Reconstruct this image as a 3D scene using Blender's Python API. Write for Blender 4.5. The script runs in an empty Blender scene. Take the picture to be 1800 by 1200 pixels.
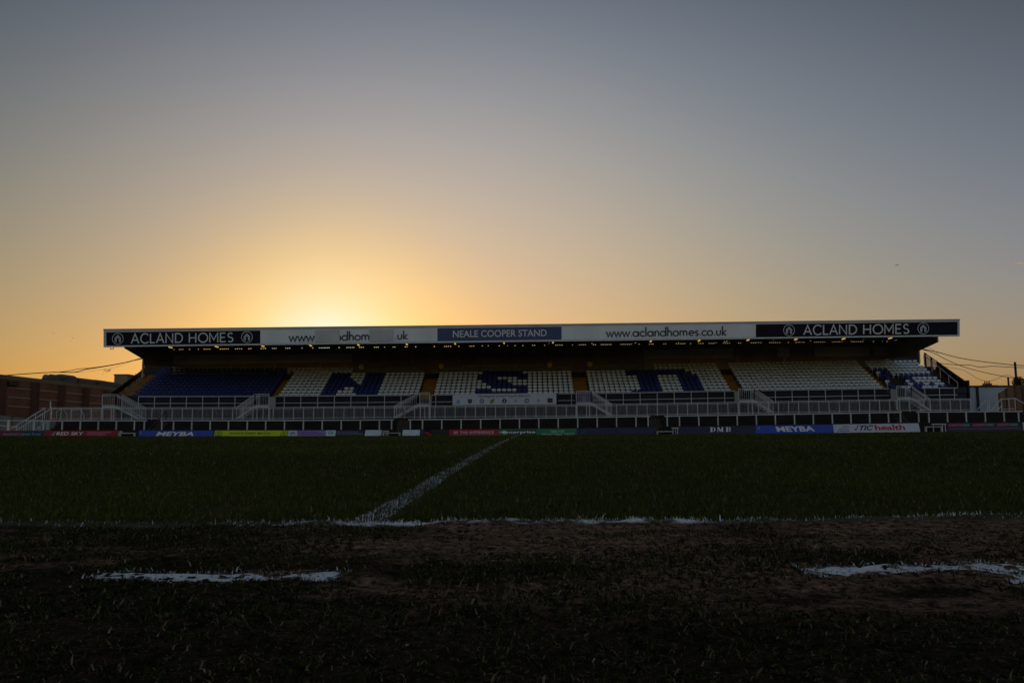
import bpy, math, random
import numpy as np
from mathutils import Matrix, Vector

random.seed(7)
rng = np.random.default_rng(11)
SC = bpy.context.scene
COL = SC.collection
R = math.radians

# ------------------------------------------------------------------ camera
F = 1490.0                      # focal length in pixels of the 1800 px wide photograph
CAM = Vector((0.0, 0.0, 0.24))
YAW, PITCH, ROLL = math.atan(30/F), math.atan(163.5/F), -0.0055
ROT = Matrix.Rotation(YAW, 3, 'Z') @ Matrix.Rotation(math.pi/2 + PITCH, 3, 'X') @ Matrix.Rotation(ROLL, 3, 'Z')
cd = bpy.data.cameras.new('camera')
cam = bpy.data.objects.new('camera', cd); COL.objects.link(cam)
cd.sensor_width = 36.0; cd.lens = 36.0*F/1800.0
cd.clip_start = 0.05; cd.clip_end = 20000
cam.matrix_world = Matrix.Translation(CAM) @ ROT.to_4x4()
SC.camera = cam

# ------------------------------------------------------------------ sky, sun, exposure
SUN_EL, SUN_AZ = R(4.0), R(-13.6)          # azimuth from +Y, negative = towards -X
world = bpy.data.worlds.new("World"); SC.world = world; world.use_nodes = True
wn = world.node_tree.nodes; wl = world.node_tree.links
for n in list(wn): wn.remove(n)
wo = wn.new('ShaderNodeOutputWorld'); bg = wn.new('ShaderNodeBackground'); sky = wn.new('ShaderNodeTexSky')
sky.sky_type = 'NISHITA'; sky.sun_disc = False
sky.sun_elevation = SUN_EL; sky.sun_rotation = SUN_AZ
sky.altitude = 0; sky.air_density = 1.0; sky.dust_density = 1.5; sky.ozone_density = 1.2
bg.inputs['Strength'].default_value = 0.06
wtc = wn.new('ShaderNodeTexCoord'); wnm = wn.new('ShaderNodeVectorMath'); wnm.operation = 'NORMALIZE'; wl.new(wtc.outputs['Generated'], wnm.inputs[0])
wsp = wn.new('ShaderNodeSeparateXYZ'); wl.new(wnm.outputs[0], wsp.inputs[0])
def wm_(op, a, b=None, clamp=False):
    n = wn.new('ShaderNodeMath'); n.operation = op; n.use_clamp = clamp
    for i, v in enumerate((a, b)):
        if v is None: continue
        if isinstance(v, (int, float)): n.inputs[i].default_value = v
        else: wl.new(v, n.inputs[i])
    return n.outputs[0]
# the winter dusk haze: the clear-sky model is tinted and dimmed by height, bearing and distance from the sun
wdt = wn.new('ShaderNodeVectorMath'); wdt.operation = 'DOT_PRODUCT'; wl.new(wnm.outputs[0], wdt.inputs[0])
wdt.inputs[1].default_value = (math.sin(SUN_AZ)*math.cos(SUN_EL), math.cos(SUN_AZ)*math.cos(SUN_EL), math.sin(SUN_EL))
zc_ = wm_('MINIMUM', wm_('MAXIMUM', wsp.outputs['Z'], 0.0), .62); xc_ = wm_('MINIMUM', wm_('MAXIMUM', wsp.outputs['X'], -.62), .6)
omc = wm_('SUBTRACT', 1.0, wdt.outputs['Value'])
FE = [None, zc_, wm_('MULTIPLY', zc_, zc_), xc_, wm_('MULTIPLY', xc_, xc_), wm_('POWER', zc_, 3.0),
      wm_('EXPONENT', wm_('MULTIPLY', omc, -1/.004)), wm_('EXPONENT', wm_('MULTIPLY', omc, -1/.03)),
      wm_('MULTIPLY', xc_, zc_), wm_('MULTIPLY', wm_('MULTIPLY', xc_, xc_), zc_), wm_('EXPONENT', wm_('MULTIPLY', omc, -1/.011))]
CO = [[-0.1983, -0.4651, -0.801], [3.4114, 4.8314, 6.3178], [-3.2642, -3.9248, -3.5103], [0.7166, 0.7225, 1.2327], [0.7327, 0.9625, 1.9937], [-4.6524, -5.8274, -8.2355], [-0.9047, 0.113, 2.2832], [-1.1664, -0.9231, 0.0735], [-0.5607, -1.2207, -2.839], [-5.2003, -6.685, -9.6397], [1.0988, 0.6484, -1.07]]
EAST = (4.7, 3.9, 3.9)                                   # brightening of the sky opposite the sun
est = wn.new('ShaderNodeMapRange'); est.interpolation_type = 'SMOOTHSTEP'; est.inputs['From Min'].default_value = .25; est.inputs['From Max'].default_value = -.7
wl.new(wsp.outputs['Y'], est.inputs['Value'])
cmb = wn.new('ShaderNodeCombineXYZ')
for ch in range(3):
    acc = CO[0][ch]
    for k in range(1, 11): acc = wm_('ADD', wm_('MULTIPLY', FE[k], CO[k][ch]), acc)
    v = wm_('ADD', wm_('MULTIPLY', wm_('EXPONENT', acc), wm_('SUBTRACT', 1.0, est.outputs[0])), wm_('MULTIPLY', est.outputs[0], EAST[ch]))
    wl.new(v, cmb.inputs[ch])
mul = wn.new('ShaderNodeVectorMath'); mul.operation = 'MULTIPLY'; wl.new(sky.outputs[0], mul.inputs[0]); wl.new(cmb.outputs[0], mul.inputs[1])
wl.new(mul.outputs[0], bg.inputs['Color']); wl.new(bg.outputs[0], wo.inputs['Surface'])
sl = bpy.data.lights.new('sun', 'SUN'); sl.energy = 1.0; sl.angle = R(0.5); sl.color = (1.0, 0.72, 0.42)
sun = bpy.data.objects.new('sun', sl); COL.objects.link(sun)
sdir = Vector((math.sin(SUN_AZ)*math.cos(SUN_EL), math.cos(SUN_AZ)*math.cos(SUN_EL), math.sin(SUN_EL)))
sun.rotation_euler = sdir.to_track_quat('Z', 'Y').to_euler()
SC.view_settings.view_transform = 'Standard'; SC.view_settings.look = 'None'
SC.view_settings.exposure = 0.0; SC.view_settings.gamma = 1.0

# ------------------------------------------------------------------ helpers
def P(px, py, Y):
    """world point on the plane y = Y seen at that place of the 1800x1200 photograph"""
    d = ROT @ Vector(((px-900)/F, -(py-600)/F, -1.0))
    return CAM + d*((Y-CAM.y)/d.y)

def lerp(tab, x):
    return float(np.interp(x, [t[0] for t in tab], [t[1] for t in tab]))

def fn(tab): return lambda x: lerp(tab, x)

FENCE_T = fn([(20,717),(90,716.5),(500,716),(600,714.7),(900,712.6),(1100,710),(1400,705),(1520,703),(1720,700.5)])
PER_T = fn([(40,738.5),(500,738),(820,735.8),(1050,732),(1300,728.3),(1500,725),(1610,723),(1800,722)])
HOARD_T = fn([(-20,756.4),(230,756.2),(500,756.3),(640,755.6),(800,754.8),(1000,752.8),(1200,749.6),(1330,747.6),(1464,745.7),(1610,743.5),(1820,741.8)])
RAIL_T = fn([(150,697.5),(240,696.8),(400,696.5),(600,695.4),(770,694),(1000,691.5),(1100,690.4),(1230,688),(1340,686.2),(1530,683),(1680,681.6),(1700,681.4)])
FAS_T = fn([(182,578.4),(750,572.3),(1250,566.2),(1687,560.9)])
FAS_B = fn([(182,609.8),(990,599.6),(1687,590.6)])

def px_of(X, Y):
    """photograph column of world X on plane Y at about horizon height"""
    v = ROT.transposed() @ (Vector((X, Y, 3.0))-CAM)
    return 900 - F*v.x/v.z
class MB:
    def __init__(s): s.v = []; s.f = []
    def add(s, vs, fs):
        o = len(s.v); s.v += [tuple(v) for v in vs]; s.f += [tuple(i+o for i in f) for f in fs]
    def hexa(s, p):   # 8 points: bottom 4 ccw, top 4 ccw
        s.add(p, [(3,2,1,0),(4,5,6,7),(0,1,5,4),(1,2,6,5),(2,3,7,6),(3,0,4,7)])
    def box(s, x0,x1,y0,y1,z0,z1):
        s.hexa([(x0,y0,z0),(x1,y0,z0),(x1,y1,z0),(x0,y1,z0),(x0,y0,z1),(x1,y0,z1),(x1,y1,z1),(x0,y1,z1)])
    def bar(s, a, b, w, h=None, up=(0,0,1)):
        a = Vector(a); b = Vector(b); h = h or w
        d = (b-a)
        if d.length < 1e-6: return
        d.normalize(); u = Vector(up)
        if abs(d.dot(u)) > 0.98: u = Vector((0,1,0))
        r = d.cross(u).normalized(); t = r.cross(d).normalized()
        q = []
        for c in (a, b):
            q += [c-r*w/2-t*h/2, c+r*w/2-t*h/2, c+r*w/2+t*h/2, c-r*w/2+t*h/2]
        s.add(q, [(0,1,2,3),(7,6,5,4),(0,4,5,1),(1,5,6,2),(2,6,7,3),(3,7,4,0)])
    def tube(s, pts, r, n=6):
        pts = [Vector(p) for p in pts]; rings = []
        for i, p in enumerate(pts):
            d = (pts[min(i+1,len(pts)-1)]-pts[max(i-1,0)]).normalized()
            u = Vector((0,0,1)) if abs(d.z) < .9 else Vector((0,1,0))
            a = d.cross(u).normalized(); b = a.cross(d)
            rr = r[i] if isinstance(r, (list, tuple)) else r
            rings.append([p+a*rr*math.cos(k*2*math.pi/n)+b*rr*math.sin(k*2*math.pi/n) for k in range(n)])
        vs = [v for g in rings for v in g]; fs = []
        for i in range(len(rings)-1):
            for k in range(n):
                k2 = (k+1) % n
                fs.append((i*n+k, i*n+k2, (i+1)*n+k2, (i+1)*n+k))
        fs.append(tuple(range(n-1,-1,-1))); fs.append(tuple((len(rings)-1)*n+k for k in range(n)))
        s.add(vs, fs)
    def prism(s, poly, axis, a, b):
        """poly: 2-D outline; extruded along axis from a to b"""
        def m(p, t):
            return {'x':(t,p[0],p[1]),'y':(p[0],t,p[1]),'z':(p[0],p[1],t)}[axis]
        n = len(poly)
        s.add([m(p,a) for p in poly]+[m(p,b) for p in poly],
              [tuple(range(n)), tuple(range(2*n-1,n-1,-1))]+[(i,i+n,(i+1)%n+n,(i+1)%n) for i in range(n)])
    def ball(s, c, rx, ry, rz, n=10, m=6, jit=0):
        c = Vector(c); vs = []; fs = []
        for j in range(1, m):
            t = math.pi*j/m
            for i in range(n):
                a = 2*math.pi*i/n; k = 1+random.uniform(-jit, jit)
                vs.append(c+Vector((rx*k*math.sin(t)*math.cos(a), ry*k*math.sin(t)*math.sin(a), rz*k*math.cos(t))))
        vs += [c+Vector((0,0,rz)), c-Vector((0,0,rz))]; T = len(vs)-2; B = T+1
        for j in range(m-2):
            for i in range(n):
                i2 = (i+1) % n; fs.append((j*n+i, (j+1)*n+i, (j+1)*n+i2, j*n+i2))
        for i in range(n):
            i2 = (i+1) % n; fs.append((T, i, i2)); fs.append((B, (m-2)*n+i2, (m-2)*n+i))
        s.add(vs, fs)
    def build(s, name, mat, parent=None, smooth=False):
        me = bpy.data.meshes.new(name); me.from_pydata(s.v, [], s.f)
        if smooth: me.polygons.foreach_set('use_smooth', [True]*len(me.polygons))
        me.materials.append(mat); me.update()
        o = bpy.data.objects.new(name, me); COL.objects.link(o)
        if parent is not None:
            o.parent = parent; o.matrix_parent_inverse = Matrix.Translation(parent.location).inverted()
        return o

def tag(o, label=None, cat=None, group=None, kind=None):
    if label: o['label'] = label
    if cat: o['category'] = cat
    if group: o['group'] = group
    if kind: o['kind'] = kind
    return o

def empty(name, loc, label, cat, group=None):
    o = bpy.data.objects.new(name, None); COL.objects.link(o); o.location = loc; o.empty_display_size = .2
    return tag(o, label, cat, group)

def mat(name, col, rough=0.7, metal=0.0, var=0.15, scale=3.0, emit=None, es=1.0, spec=0.3, stretch=(1,1,1), bump=0.0):
    m = bpy.data.materials.new(name); m.use_nodes = True
    nt = m.node_tree; b = nt.nodes['Principled BSDF']
    b.inputs['Roughness'].default_value = rough; b.inputs['Metallic'].default_value = metal
    b.inputs['Specular IOR Level'].default_value = spec
    if emit:
        b.inputs['Emission Color'].default_value = (*emit, 1); b.inputs['Emission Strength'].default_value = es
    if var > 0:
        tc = nt.nodes.new('ShaderNodeTexCoord'); mp = nt.nodes.new('ShaderNodeMapping'); mp.inputs['Scale'].default_value = stretch
        nz = nt.nodes.new('ShaderNodeTexNoise'); nz.inputs['Scale'].default_value = scale; nz.inputs['Detail'].default_value = 5
        cr = nt.nodes.new('ShaderNodeValToRGB'); cr.color_ramp.elements[0].position = .3; cr.color_ramp.elements[1].position = .7
        cr.color_ramp.elements[0].color = (*[c*(1-var) for c in col], 1); cr.color_ramp.elements[1].color = (*[min(1,c*(1+var)) for c in col], 1)
        nt.links.new(tc.outputs['Object'], mp.inputs['Vector']); nt.links.new(mp.outputs[0], nz.inputs['Vector'])
        nt.links.new(nz.outputs['Fac'], cr.inputs[0]); nt.links.new(cr.outputs[0], b.inputs['Base Color'])
        if bump:
            bp = nt.nodes.new('ShaderNodeBump'); bp.inputs['Strength'].default_value = bump; bp.inputs['Distance'].default_value = .02
            nt.links.new(nz.outputs['Fac'], bp.inputs['Height']); nt.links.new(bp.outputs[0], b.inputs['Normal'])
    else:
        b.inputs['Base Color'].default_value = (*col, 1)
    return m

M = {}
def mk(k, *a, **kw): M[k] = mat(k, *a, **kw)
mk('white_paint', (.42,.45,.49), .5, var=.12, scale=1.5)
mk('old_white_paint', (.38,.41,.44), .6, var=.2, scale=.7)
mk('fascia_trim', (.42,.44,.46), .5, var=.12, scale=.8)
mk('fascia_white', (.58,.61,.65), .55, var=.1, scale=.5, stretch=(1,1,.4))
mk('fascia_black', (.011,.008,.016), .7, var=.15, scale=.5, spec=.1)
mk('fascia_letter', (.50,.54,.58), .5, var=.08)
mk('fascia_dark_letter', (.012,.012,.02), .5, var=.1)
mk('sign_blue', (.034,.055,.15), .5, var=.12, scale=.6)
mk('sign_blue_letter', (.5,.53,.58), .5, var=.06)
mk('roof_sheet', (.5,.46,.42), .6, var=.15)
mk('dark_steel', (.07,.045,.035), .6, var=.2)
mk('dark_wall', (.42,.37,.33), .9, var=.25, scale=.6)
mk('band_wall', (.86,.83,.78), .85, var=.15, scale=.4)
mk('column_grey', (.55,.50,.45), .8, var=.15)
mk('ochre_rail', (.10,.06,.025), .7, var=.2)
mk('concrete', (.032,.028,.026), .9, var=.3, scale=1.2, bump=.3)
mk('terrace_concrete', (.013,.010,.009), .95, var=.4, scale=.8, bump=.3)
mk('ochre', (.19,.09,.016), .8, var=.3, scale=1.5)
mk('navy_wall', (.010,.013,.03), .7, var=.3, scale=.7)
mk('under_wall', (.024,.024,.038), .85, var=.35, scale=.5)
mk('seat_white', (.52,.60,.70), .45, var=.14, scale=.9)
mk('seat_blue', (.012,.024,.16), .45, var=.2, scale=.9)
mk('sponsor_dark', (.10,.115,.10), .6, var=.15)
mk('gold', (.60,.44,.06), .5, var=.1)
mk('gold_dim', (.34,.26,.08), .6, var=.1)
mk('brick', (.21,.092,.062), .9, var=.2, scale=.5)
mk('brick_dark', (.10,.045,.03), .9, var=.2, scale=.5)
mk('coping', (.20,.145,.09), .85, var=.15, scale=.4)
mk('slot_pale', (.36,.29,.24), .8, var=.1)
mk('grey_cladding', (.22,.25,.27), .6, var=.15, scale=.5)
mk('shed_cladding', (.36,.43,.50), .6, var=.1, scale=.4)
mk('black_trim', (.012,.012,.014), .6, var=.1)
mk('timber', (.13,.075,.045), .85, var=.35, scale=2, stretch=(3,3,.3))
mk('plant_grey', (.10,.09,.085), .8, var=.2, scale=.5)
mk('cable', (.01,.008,.008), .8, var=0)
mk('bird', (.03,.025,.025), .8, var=.1)
mk('leaf_dark', (.03,.035,.02), .9, var=.3)
mk('bark', (.05,.04,.03), .9, var=.3)
mk('red_fabric', (.22,.012,.018), .7, var=.2)
mk('contrail', (.9,.9,.9), 1, var=0)
_n = M['contrail'].node_tree; _t = _n.nodes.new('ShaderNodeBsdfTranslucent'); _t.inputs['Color'].default_value = (.98,.97,.94,1)
_n.links.new(_t.outputs[0], _n.nodes['Material Output'].inputs['Surface'])
mk('amber', (.8,.5,.1), .5, var=0, emit=(1,.58,.10), es=.65)  # emissive colour for painted sun glints, not a lamp
mk('purple_sign', (.09,.06,.17), .6, var=.2)

# boards
mk('b_maroon', (.11,.012,.03), .5, var=.1); mk('b_teal', (.01,.035,.05), .5, var=.1)
mk('b_red', (.20,.008,.022), .45, var=.1); mk('b_blue', (.012,.055,.42), .45, var=.1)
mk('b_lime', (.40,.50,.015), .5, var=.1); mk('b_lilac', (.20,.15,.44), .5, var=.1)
mk('b_white', (.42,.54,.68), .5, var=.08); mk('b_navy', (.012,.016,.06), .5, var=.1)
mk('b_red2', (.27,.012,.03), .5, var=.1); mk('b_green', (.012,.15,.08), .5, var=.1)
mk('b_black', (.008,.009,.02), .5, var=.1); mk('b_plum', (.03,.014,.05), .5, var=.1)
mk('b_cyan', (.28,.5,.55), .5, var=.1); mk('b_pale', (.42,.47,.60), .5, var=.08)
mk('t_mint', (.38,.55,.48), .5, var=.05); mk('t_white', (.62,.65,.72), .5, var=.05); mk('t_dim', (.20,.22,.32), .5, var=.05); mk('t_faint', (.04,.05,.10), .5, var=.05)
mk('t_black', (.015,.018,.012), .5, var=.05); mk('t_navy', (.02,.02,.07), .5, var=.05)
mk('t_red', (.34,.015,.04), .5, var=.05); mk('t_pink', (.45,.13,.26), .5, var=.05); mk('t_green', (.05,.40,.28), .5, var=.05)
mk('t_purple', (.10,.05,.25), .5, var=.05); mk('t_skyblue', (.16,.30,.50), .5, var=.05); mk('t_leaf', (.13,.2,.01), .5, var=.05)

# ------------------------------------------------------------------ lettering
class Board:
    """maps px,py of the photograph onto a flat board at plane Y; each layer a few mm in front of the last"""
    def __init__(s, Y): s.Y = Y; s.k = 0
    def layer(s): s.k += 1; return s.Y-.012-.004*s.k

def text_mesh(txt):
    cu = bpy.data.curves.new('lettering', 'FONT'); cu.body = txt; cu.size = 1; cu.resolution_u = 4
    return cu
def put_text(name, txt, x0, x1, yt, yb, Y, m, parent, bold=0.0, track=1.0, shear=0.0, slope=0.0, label=None, align=None):
    """fit txt in the photo box x0..x1, yt..yb (at x0); slope = dy/dx of the board there"""
    cu = text_mesh(txt); cu.offset = bold; cu.space_character = track; cu.shear = shear
    if align: cu.align_x = align
    ob = bpy.data.objects.new('lettering', cu); COL.objects.link(ob)
    dg = bpy.context.evaluated_depsgraph_get(); me = bpy.data.meshes.new_from_object(ob.evaluated_get(dg))
    bpy.data.objects.remove(ob); bpy.data.curves.remove(cu)
    co = np.array([v.co[:] for v in me.vertices]); lo = co.min(0); hi = co.max(0)
    for v in me.vertices:
        u = (v.co.x-lo[0])/(hi[0]-lo[0]); w = (v.co.y-lo[1])/(hi[1]-lo[1])
        px = x0+(x1-x0)*u; py = yb+(yt-yb)*w+slope*(px-x0)
        v.co = P(px, py, Y)
    me.materials.clear(); me.materials.append(m)
    o = bpy.data.objects.new(name, me); COL.objects.link(o)
    if parent is not None:
        o.parent = parent; o.matrix_parent_inverse = Matrix.Translation(parent.location).inverted()
    if label: o['label'] = label
    return o

def flat(mb, pts, Y):
    """polygon given in photo pixels on plane Y"""
    mb.add([P(x, y, Y) for x, y in pts], [tuple(range(len(pts)))[::-1]])

def arc(cx, cy, rx, ry, a0, a1, n=12):
    return [(cx+rx*math.cos(R(a0+(a1-a0)*i/n)), cy+ry*math.sin(R(a0+(a1-a0)*i/n))) for i in range(n+1)]
# stroke glyphs, cap height 1: (advance, [polylines])
def ring(cx, cy, r, n=18): return arc(cx, cy, r, r, 0, 360, n)
X = .60
GL = {
 'A': (.86, [[(0.0,0),(.39,1),(.78,0)], [(.14,.33),(.64,.33)]]),
 'C': (.92, [arc(.50,.5,.46,.5,42,318,16)]),
 'L': (.60, [[(.06,1),(.06,0.04),(.52,0.04)]]),
 'N': (.92, [[(.06,0),(.06,1),(.76,0),(.76,1)]]),
 'D': (.92, [[(.06,.04),(.06,.96)]+arc(.34,.5,.44,.46,90,-90,12)+[(.06,.04)]]),
 'H': (.90, [[(.06,0),(.06,1)],[(.74,0),(.74,1)],[(.06,.5),(.74,.5)]]),
 'O': (1.08,[ring(.52,.5,.48)]),
 'M': (1.04,[[(.06,0),(.06,1),(.48,.28),(.90,1),(.90,0)]]),
 'E': (.70, [[(.58,.96),(.06,.96),(.06,.04),(.60,.04)],[(.06,.51),(.53,.51)]]),
 'S': (.72, [arc(.32,.73,.24,.23,30,270,10)+arc(.32,.26,.26,.23,90,-150,10)]),
 'w': (.86, [[(0,X),(.20,0),(.39,X*.92),(.58,0),(.78,X)]]),
 '.': (.26, [[(.06,.05),(.15,.05)]]),
 'a': (.74, [ring(.30,X/2,.28),[(.60,X),(.60,0)]]),
 'c': (.58, [arc(.32,X/2,.28,.28,48,312,12)]),
 'l': (.24, [[(.07,0),(.07,1.08)]]),
 'n': (.62, [[(.07,0),(.07,X)],[(.07,.28)]+arc(.27,.34,.20,.26,180,0,8)+[(.47,0)]]),
 'd': (.74, [ring(.30,X/2,.28),[(.60,1.08),(.60,0)]]),
 'h': (.62, [[(.07,0),(.07,1.08)],[(.07,.28)]+arc(.27,.34,.20,.26,180,0,8)+[(.47,0)]]),
 'o': (.70, [ring(.31,X/2,.28)]),
 'm': (.98, [[(.07,0),(.07,X)],[(.07,.28)]+arc(.25,.36,.18,.24,180,0,8)+[(.43,0)],[(.43,.28)]+arc(.61,.36,.18,.24,180,0,8)+[(.79,0)]]),
 'e': (.68, [[(.05,.31)]+[(.58,.31)]+arc(.31,X/2,.27,.28,4,310,14)]),
 's': (.46, [arc(.21,.44,.14,.14,30,260,8)+arc(.20,.16,.15,.14,90,-150,8)]),
 'u': (.62, [[(.07,X)]+arc(.27,.26,.20,.24,180,360,8)+[(.47,X)]]),
 'k': (.56, [[(.07,0),(.07,1.08)],[(.44,X),(.10,.27),(.48,0)]]),
 ' ': (.36, []),
}
def stroke_poly(pts, t):
    n = len(pts); closed = n > 3 and math.dist(pts[0], pts[-1]) < 1e-6
    L = []; Rr = []
    for i in range(n):
        a = pts[i-1] if i > 0 else (pts[-2] if closed else None); b = pts[i]; c = pts[i+1] if i < n-1 else (pts[1] if closed else None)
        def nrm(p, q):
            dx, dy = q[0]-p[0], q[1]-p[1]; l = math.hypot(dx, dy) or 1; return (-dy/l, dx/l)
        if a is None: nx, ny = nrm(b, c); k = 1
        elif c is None: nx, ny = nrm(a, b); k = 1
        else:
            n1, n2 = nrm(a, b), nrm(b, c); nx, ny = n1[0]+n2[0], n1[1]+n2[1]; l = math.hypot(nx, ny) or 1
            nx, ny = nx/l, ny/l; k = min(1/max(nx*n1[0]+ny*n1[1], .3), 2.2)
        L.append((b[0]+nx*t/2*k, b[1]+ny*t/2*k)); Rr.append((b[0]-nx*t/2*k, b[1]-ny*t/2*k))
    return L, Rr
def stroke_text(name, txt, x0, x1, yt, yb, Y, m, parent, t=.13, slope=0.0, track=0.0, clip=None, label=None):
    """hand drawn geometric letters; cap top at yt and baseline at yb for px = x0"""
    adv = 0; items = []
    for ch in txt:
        w, st = GL[ch]
        items.append((adv, st)); adv += w+track
    total = adv-track-(.10)
    sx = (x1-x0)/total; mb = MB(); k = 0
    for a, st in items:
        for pl in st:
            Lp, Rp = stroke_poly(pl, t); k += 1
            yy = Y-.0008*(k % 4)
            def q(p):
                px = x0+(a+p[0])*sx
                if clip: px = min(max(px, clip[0]), clip[1])
                return P(px, yb+(yt-yb)*p[1]+slope*(px-x0), yy)
            for i in range(len(Lp)-1):
                mb.add([q(Lp[i]), q(Rp[i]), q(Rp[i+1]), q(Lp[i+1])], [(0,1,2,3)])
    o = mb.build(name, m, parent)
    if label: o['label'] = label
    return o
def dashes(name, x0, x1, y, h, Y, m, parent, slope=0, dash=(1.2,2.6), gap=.7):
    """a line of small print too fine to read: a row of short strokes"""
    mb = MB(); x = x0
    while x < x1:
        w = min(random.uniform(*dash), x1-x)
        yy = y+slope*(x-x0)
        flat(mb, [(x,yy),(x+w,yy+slope*w),(x+w,yy+h+slope*w),(x,yy+h)], Y); x += w+gap
    return mb.build(name, m, parent)

# ------------------------------------------------------------------ ground
def pnoise(x, y, s, seed):
    r = np.random.default_rng(seed); G = r.random((64, 64))
    u = x*s; v = y*s; i = np.floor(u).astype(int); j = np.floor(v).astype(int); fu = u-i; fv = v-j
    fu = fu*fu*(3-2*fu); fv = fv*fv*(3-2*fv)
    g = lambda a, b: G[a % 64, b % 64]
    return (g(i,j)*(1-fu)+g(i+1,j)*fu)*(1-fv)+(g(i,j+1)*(1-fu)+g(i+1,j+1)*fu)*fv
def crown(x, y):
    x = np.asarray(x, float); y = np.asarray(y, float)
    t = np.clip((y-2.6)/67.5, 0, 1)
    c = .19*np.sin(np.pi*t)**.8
    side = np.clip(np.abs(x)/27.0, 0, 1.3)**2*.115*np.sin(np.pi*t)
    near = np.exp(-(np.hypot(x, y-2)/9.0)**2)
    b = .3*(.008*np.sin(x*2.3+1.1*np.sin(y*1.7))+.007*np.sin(y*3.1+x*1.3+.7)+.004*np.sin(x*7.1+y*5.3)+.0035*np.sin(y*11.0-x*4.2)
         +.0022*np.sin(x*19+2*np.sin(y*13))*np.sin(y*17+x*3))*near
    cm = np.clip((2.9-y)/.5, .06, 1)*.75*np.exp(-(np.hypot(x, y-1.6)/4.0)**2)
    b = b+cm*(.012*(pnoise(x+60, y+60, 17, 21)-.5)+.010*(pnoise(x+60, y+60, 41, 22)-.5)+.016*(pnoise(x+60, y+60, 6, 23)-.5))
    rr = .030*np.clip((x-.8)/1.4, 0, 1)*np.exp(-((y-2.6)/1.0)**2)        # the verge lifts a little to the right
    ridge = .008*np.exp(-((y-2.33)/.05)**2)*np.exp(-(x/1.2)**2)
    return c+side+b+rr+ridge
def sinh_axis(c, lo, hi, n, b):
    a = 1.0/math.sinh(b)
    t = np.linspace(-1, 1, n); s = np.sinh(b*t)*a
    return c+np.where(s < 0, s*(c-lo), s*(hi-c))
gx = sinh_axis(0, -2500, 2500, 280, 10.2); gy = sinh_axis(1.7, -300, 6000, 330, 10.6)
GX, GY = np.meshgrid(gx, gy); GZ = crown(GX, GY)
nv = GX.size; me = bpy.data.meshes.new('ground')
idx = np.arange(nv).reshape(GX.shape)
fc = np.stack([idx[:-1,:-1], idx[:-1,1:], idx[1:,1:], idx[1:,:-1]], -1).reshape(-1, 4)
me.vertices.add(nv); me.vertices.foreach_set('co', np.stack([GX,GY,GZ], -1).reshape(-1).astype(np.float32))
me.loops.add(fc.size); me.loops.foreach_set('vertex_index', fc.reshape(-1).astype(np.int32))
me.polygons.add(len(fc)); me.polygons.foreach_set('loop_start', (np.arange(len(fc))*4).astype(np.int32))
me.polygons.foreach_set('use_smooth', np.ones(len(fc), bool)); me.update(calc_edges=True)
ground = bpy.data.objects.new('ground', me); COL.objects.link(ground); tag(ground, kind='structure')

# painted lines: rectangles in metres (x0, x1, y0, y1)
HALF = (-.500, -.412, 2.36, 70.4)
TOUCH = (-60, 60, 2.29, 2.42)
DASHL = (-.76, -.335, 1.470, 1.540)
DASHR = (.485, .86, 1.495, 1.572)
LEGR = (.775, .86, .7, 1.50)
FARL = (-60, 60, 70.3, 70.42)
RECTS = [HALF, TOUCH, DASHL, DASHR, LEGR, FARL]

gm = bpy.data.materials.new('pitch_turf'); gm.use_nodes = True
nt = gm.node_tree; N = nt.nodes; Lk = nt.links; bs = N['Principled BSDF']; bs.inputs['Roughness'].default_value = .95; bs.inputs['Specular IOR Level'].default_value = .03
tc = N.new('ShaderNodeTexCoord'); sep = N.new('ShaderNodeSeparateXYZ'); Lk.new(tc.outputs['Object'], sep.inputs[0])
def noise(scale, detail=4, stretch=(1,1,1), rough=.55):
    mp = N.new('ShaderNodeMapping'); mp.inputs['Scale'].default_value = stretch
    nz = N.new('ShaderNodeTexNoise'); nz.inputs['Scale'].default_value = scale; nz.inputs['Detail'].default_value = detail; nz.inputs['Roughness'].default_value = rough
    Lk.new(tc.outputs['Object'], mp.inputs[0]); Lk.new(mp.outputs[0], nz.inputs['Vector']); return nz.outputs['Fac']
def mth(op, a, b=None, c=None, clamp=False):
    n = N.new('ShaderNodeMath'); n.operation = op; n.use_clamp = clamp
    for i, v in enumerate((a, b, c)):
        if v is None: continue
        if isinstance(v, (int, float)): n.inputs[i].default_value = v
        else: Lk.new(v, n.inputs[i])
    return n.outputs[0]
def sstep(v, a, b):
    n = N.new('ShaderNodeMapRange'); n.interpolation_type = 'SMOOTHSTEP'
    n.inputs['From Min'].default_value = a; n.inputs['From Max'].default_value = b; Lk.new(v, n.inputs['Value']); return n.outputs[0]
def mixc(f, a, b):
    n = N.new('ShaderNodeMix'); n.data_type = 'RGBA'
    if isinstance(f, (int, float)): n.inputs['Factor'].default_value = f
    else: Lk.new(f, n.inputs['Factor'])
    for s, v in ((n.inputs[6], a), (n.inputs[7], b)):
        if isinstance(v, tuple): s.default_value = (*v, 1)
        else: Lk.new(v, s)
    return n.outputs[2]
n_big = noise(.22, 4, (1,.6,1)); n_mid = noise(3.0, 5); n_fine = noise(38, 5); n_vf = noise(140, 4)
sx_, sy_ = sep.outputs['X'], sep.outputs['Y']
turf = mixc(n_big, (.020,.026,.004), (.034,.040,.006))
turf = mixc(sstep(n_fine, .35, .68), turf, (.060,.052,.014))
turf = mixc(sstep(noise(6, 6, (1,.45,1)), .45, .75), turf, (.018,.022,.004))
soil = mixc(sstep(n_fine, .3, .7), (.055,.030,.018), (.26,.155,.10))
soil = mixc(sstep(n_vf, .50, .70), soil, (.40,.26,.18)); soil = mixc(sstep(noise(75, 4, (1,.6,1)), .52, .62), soil, (.018,.014,.008))
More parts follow.
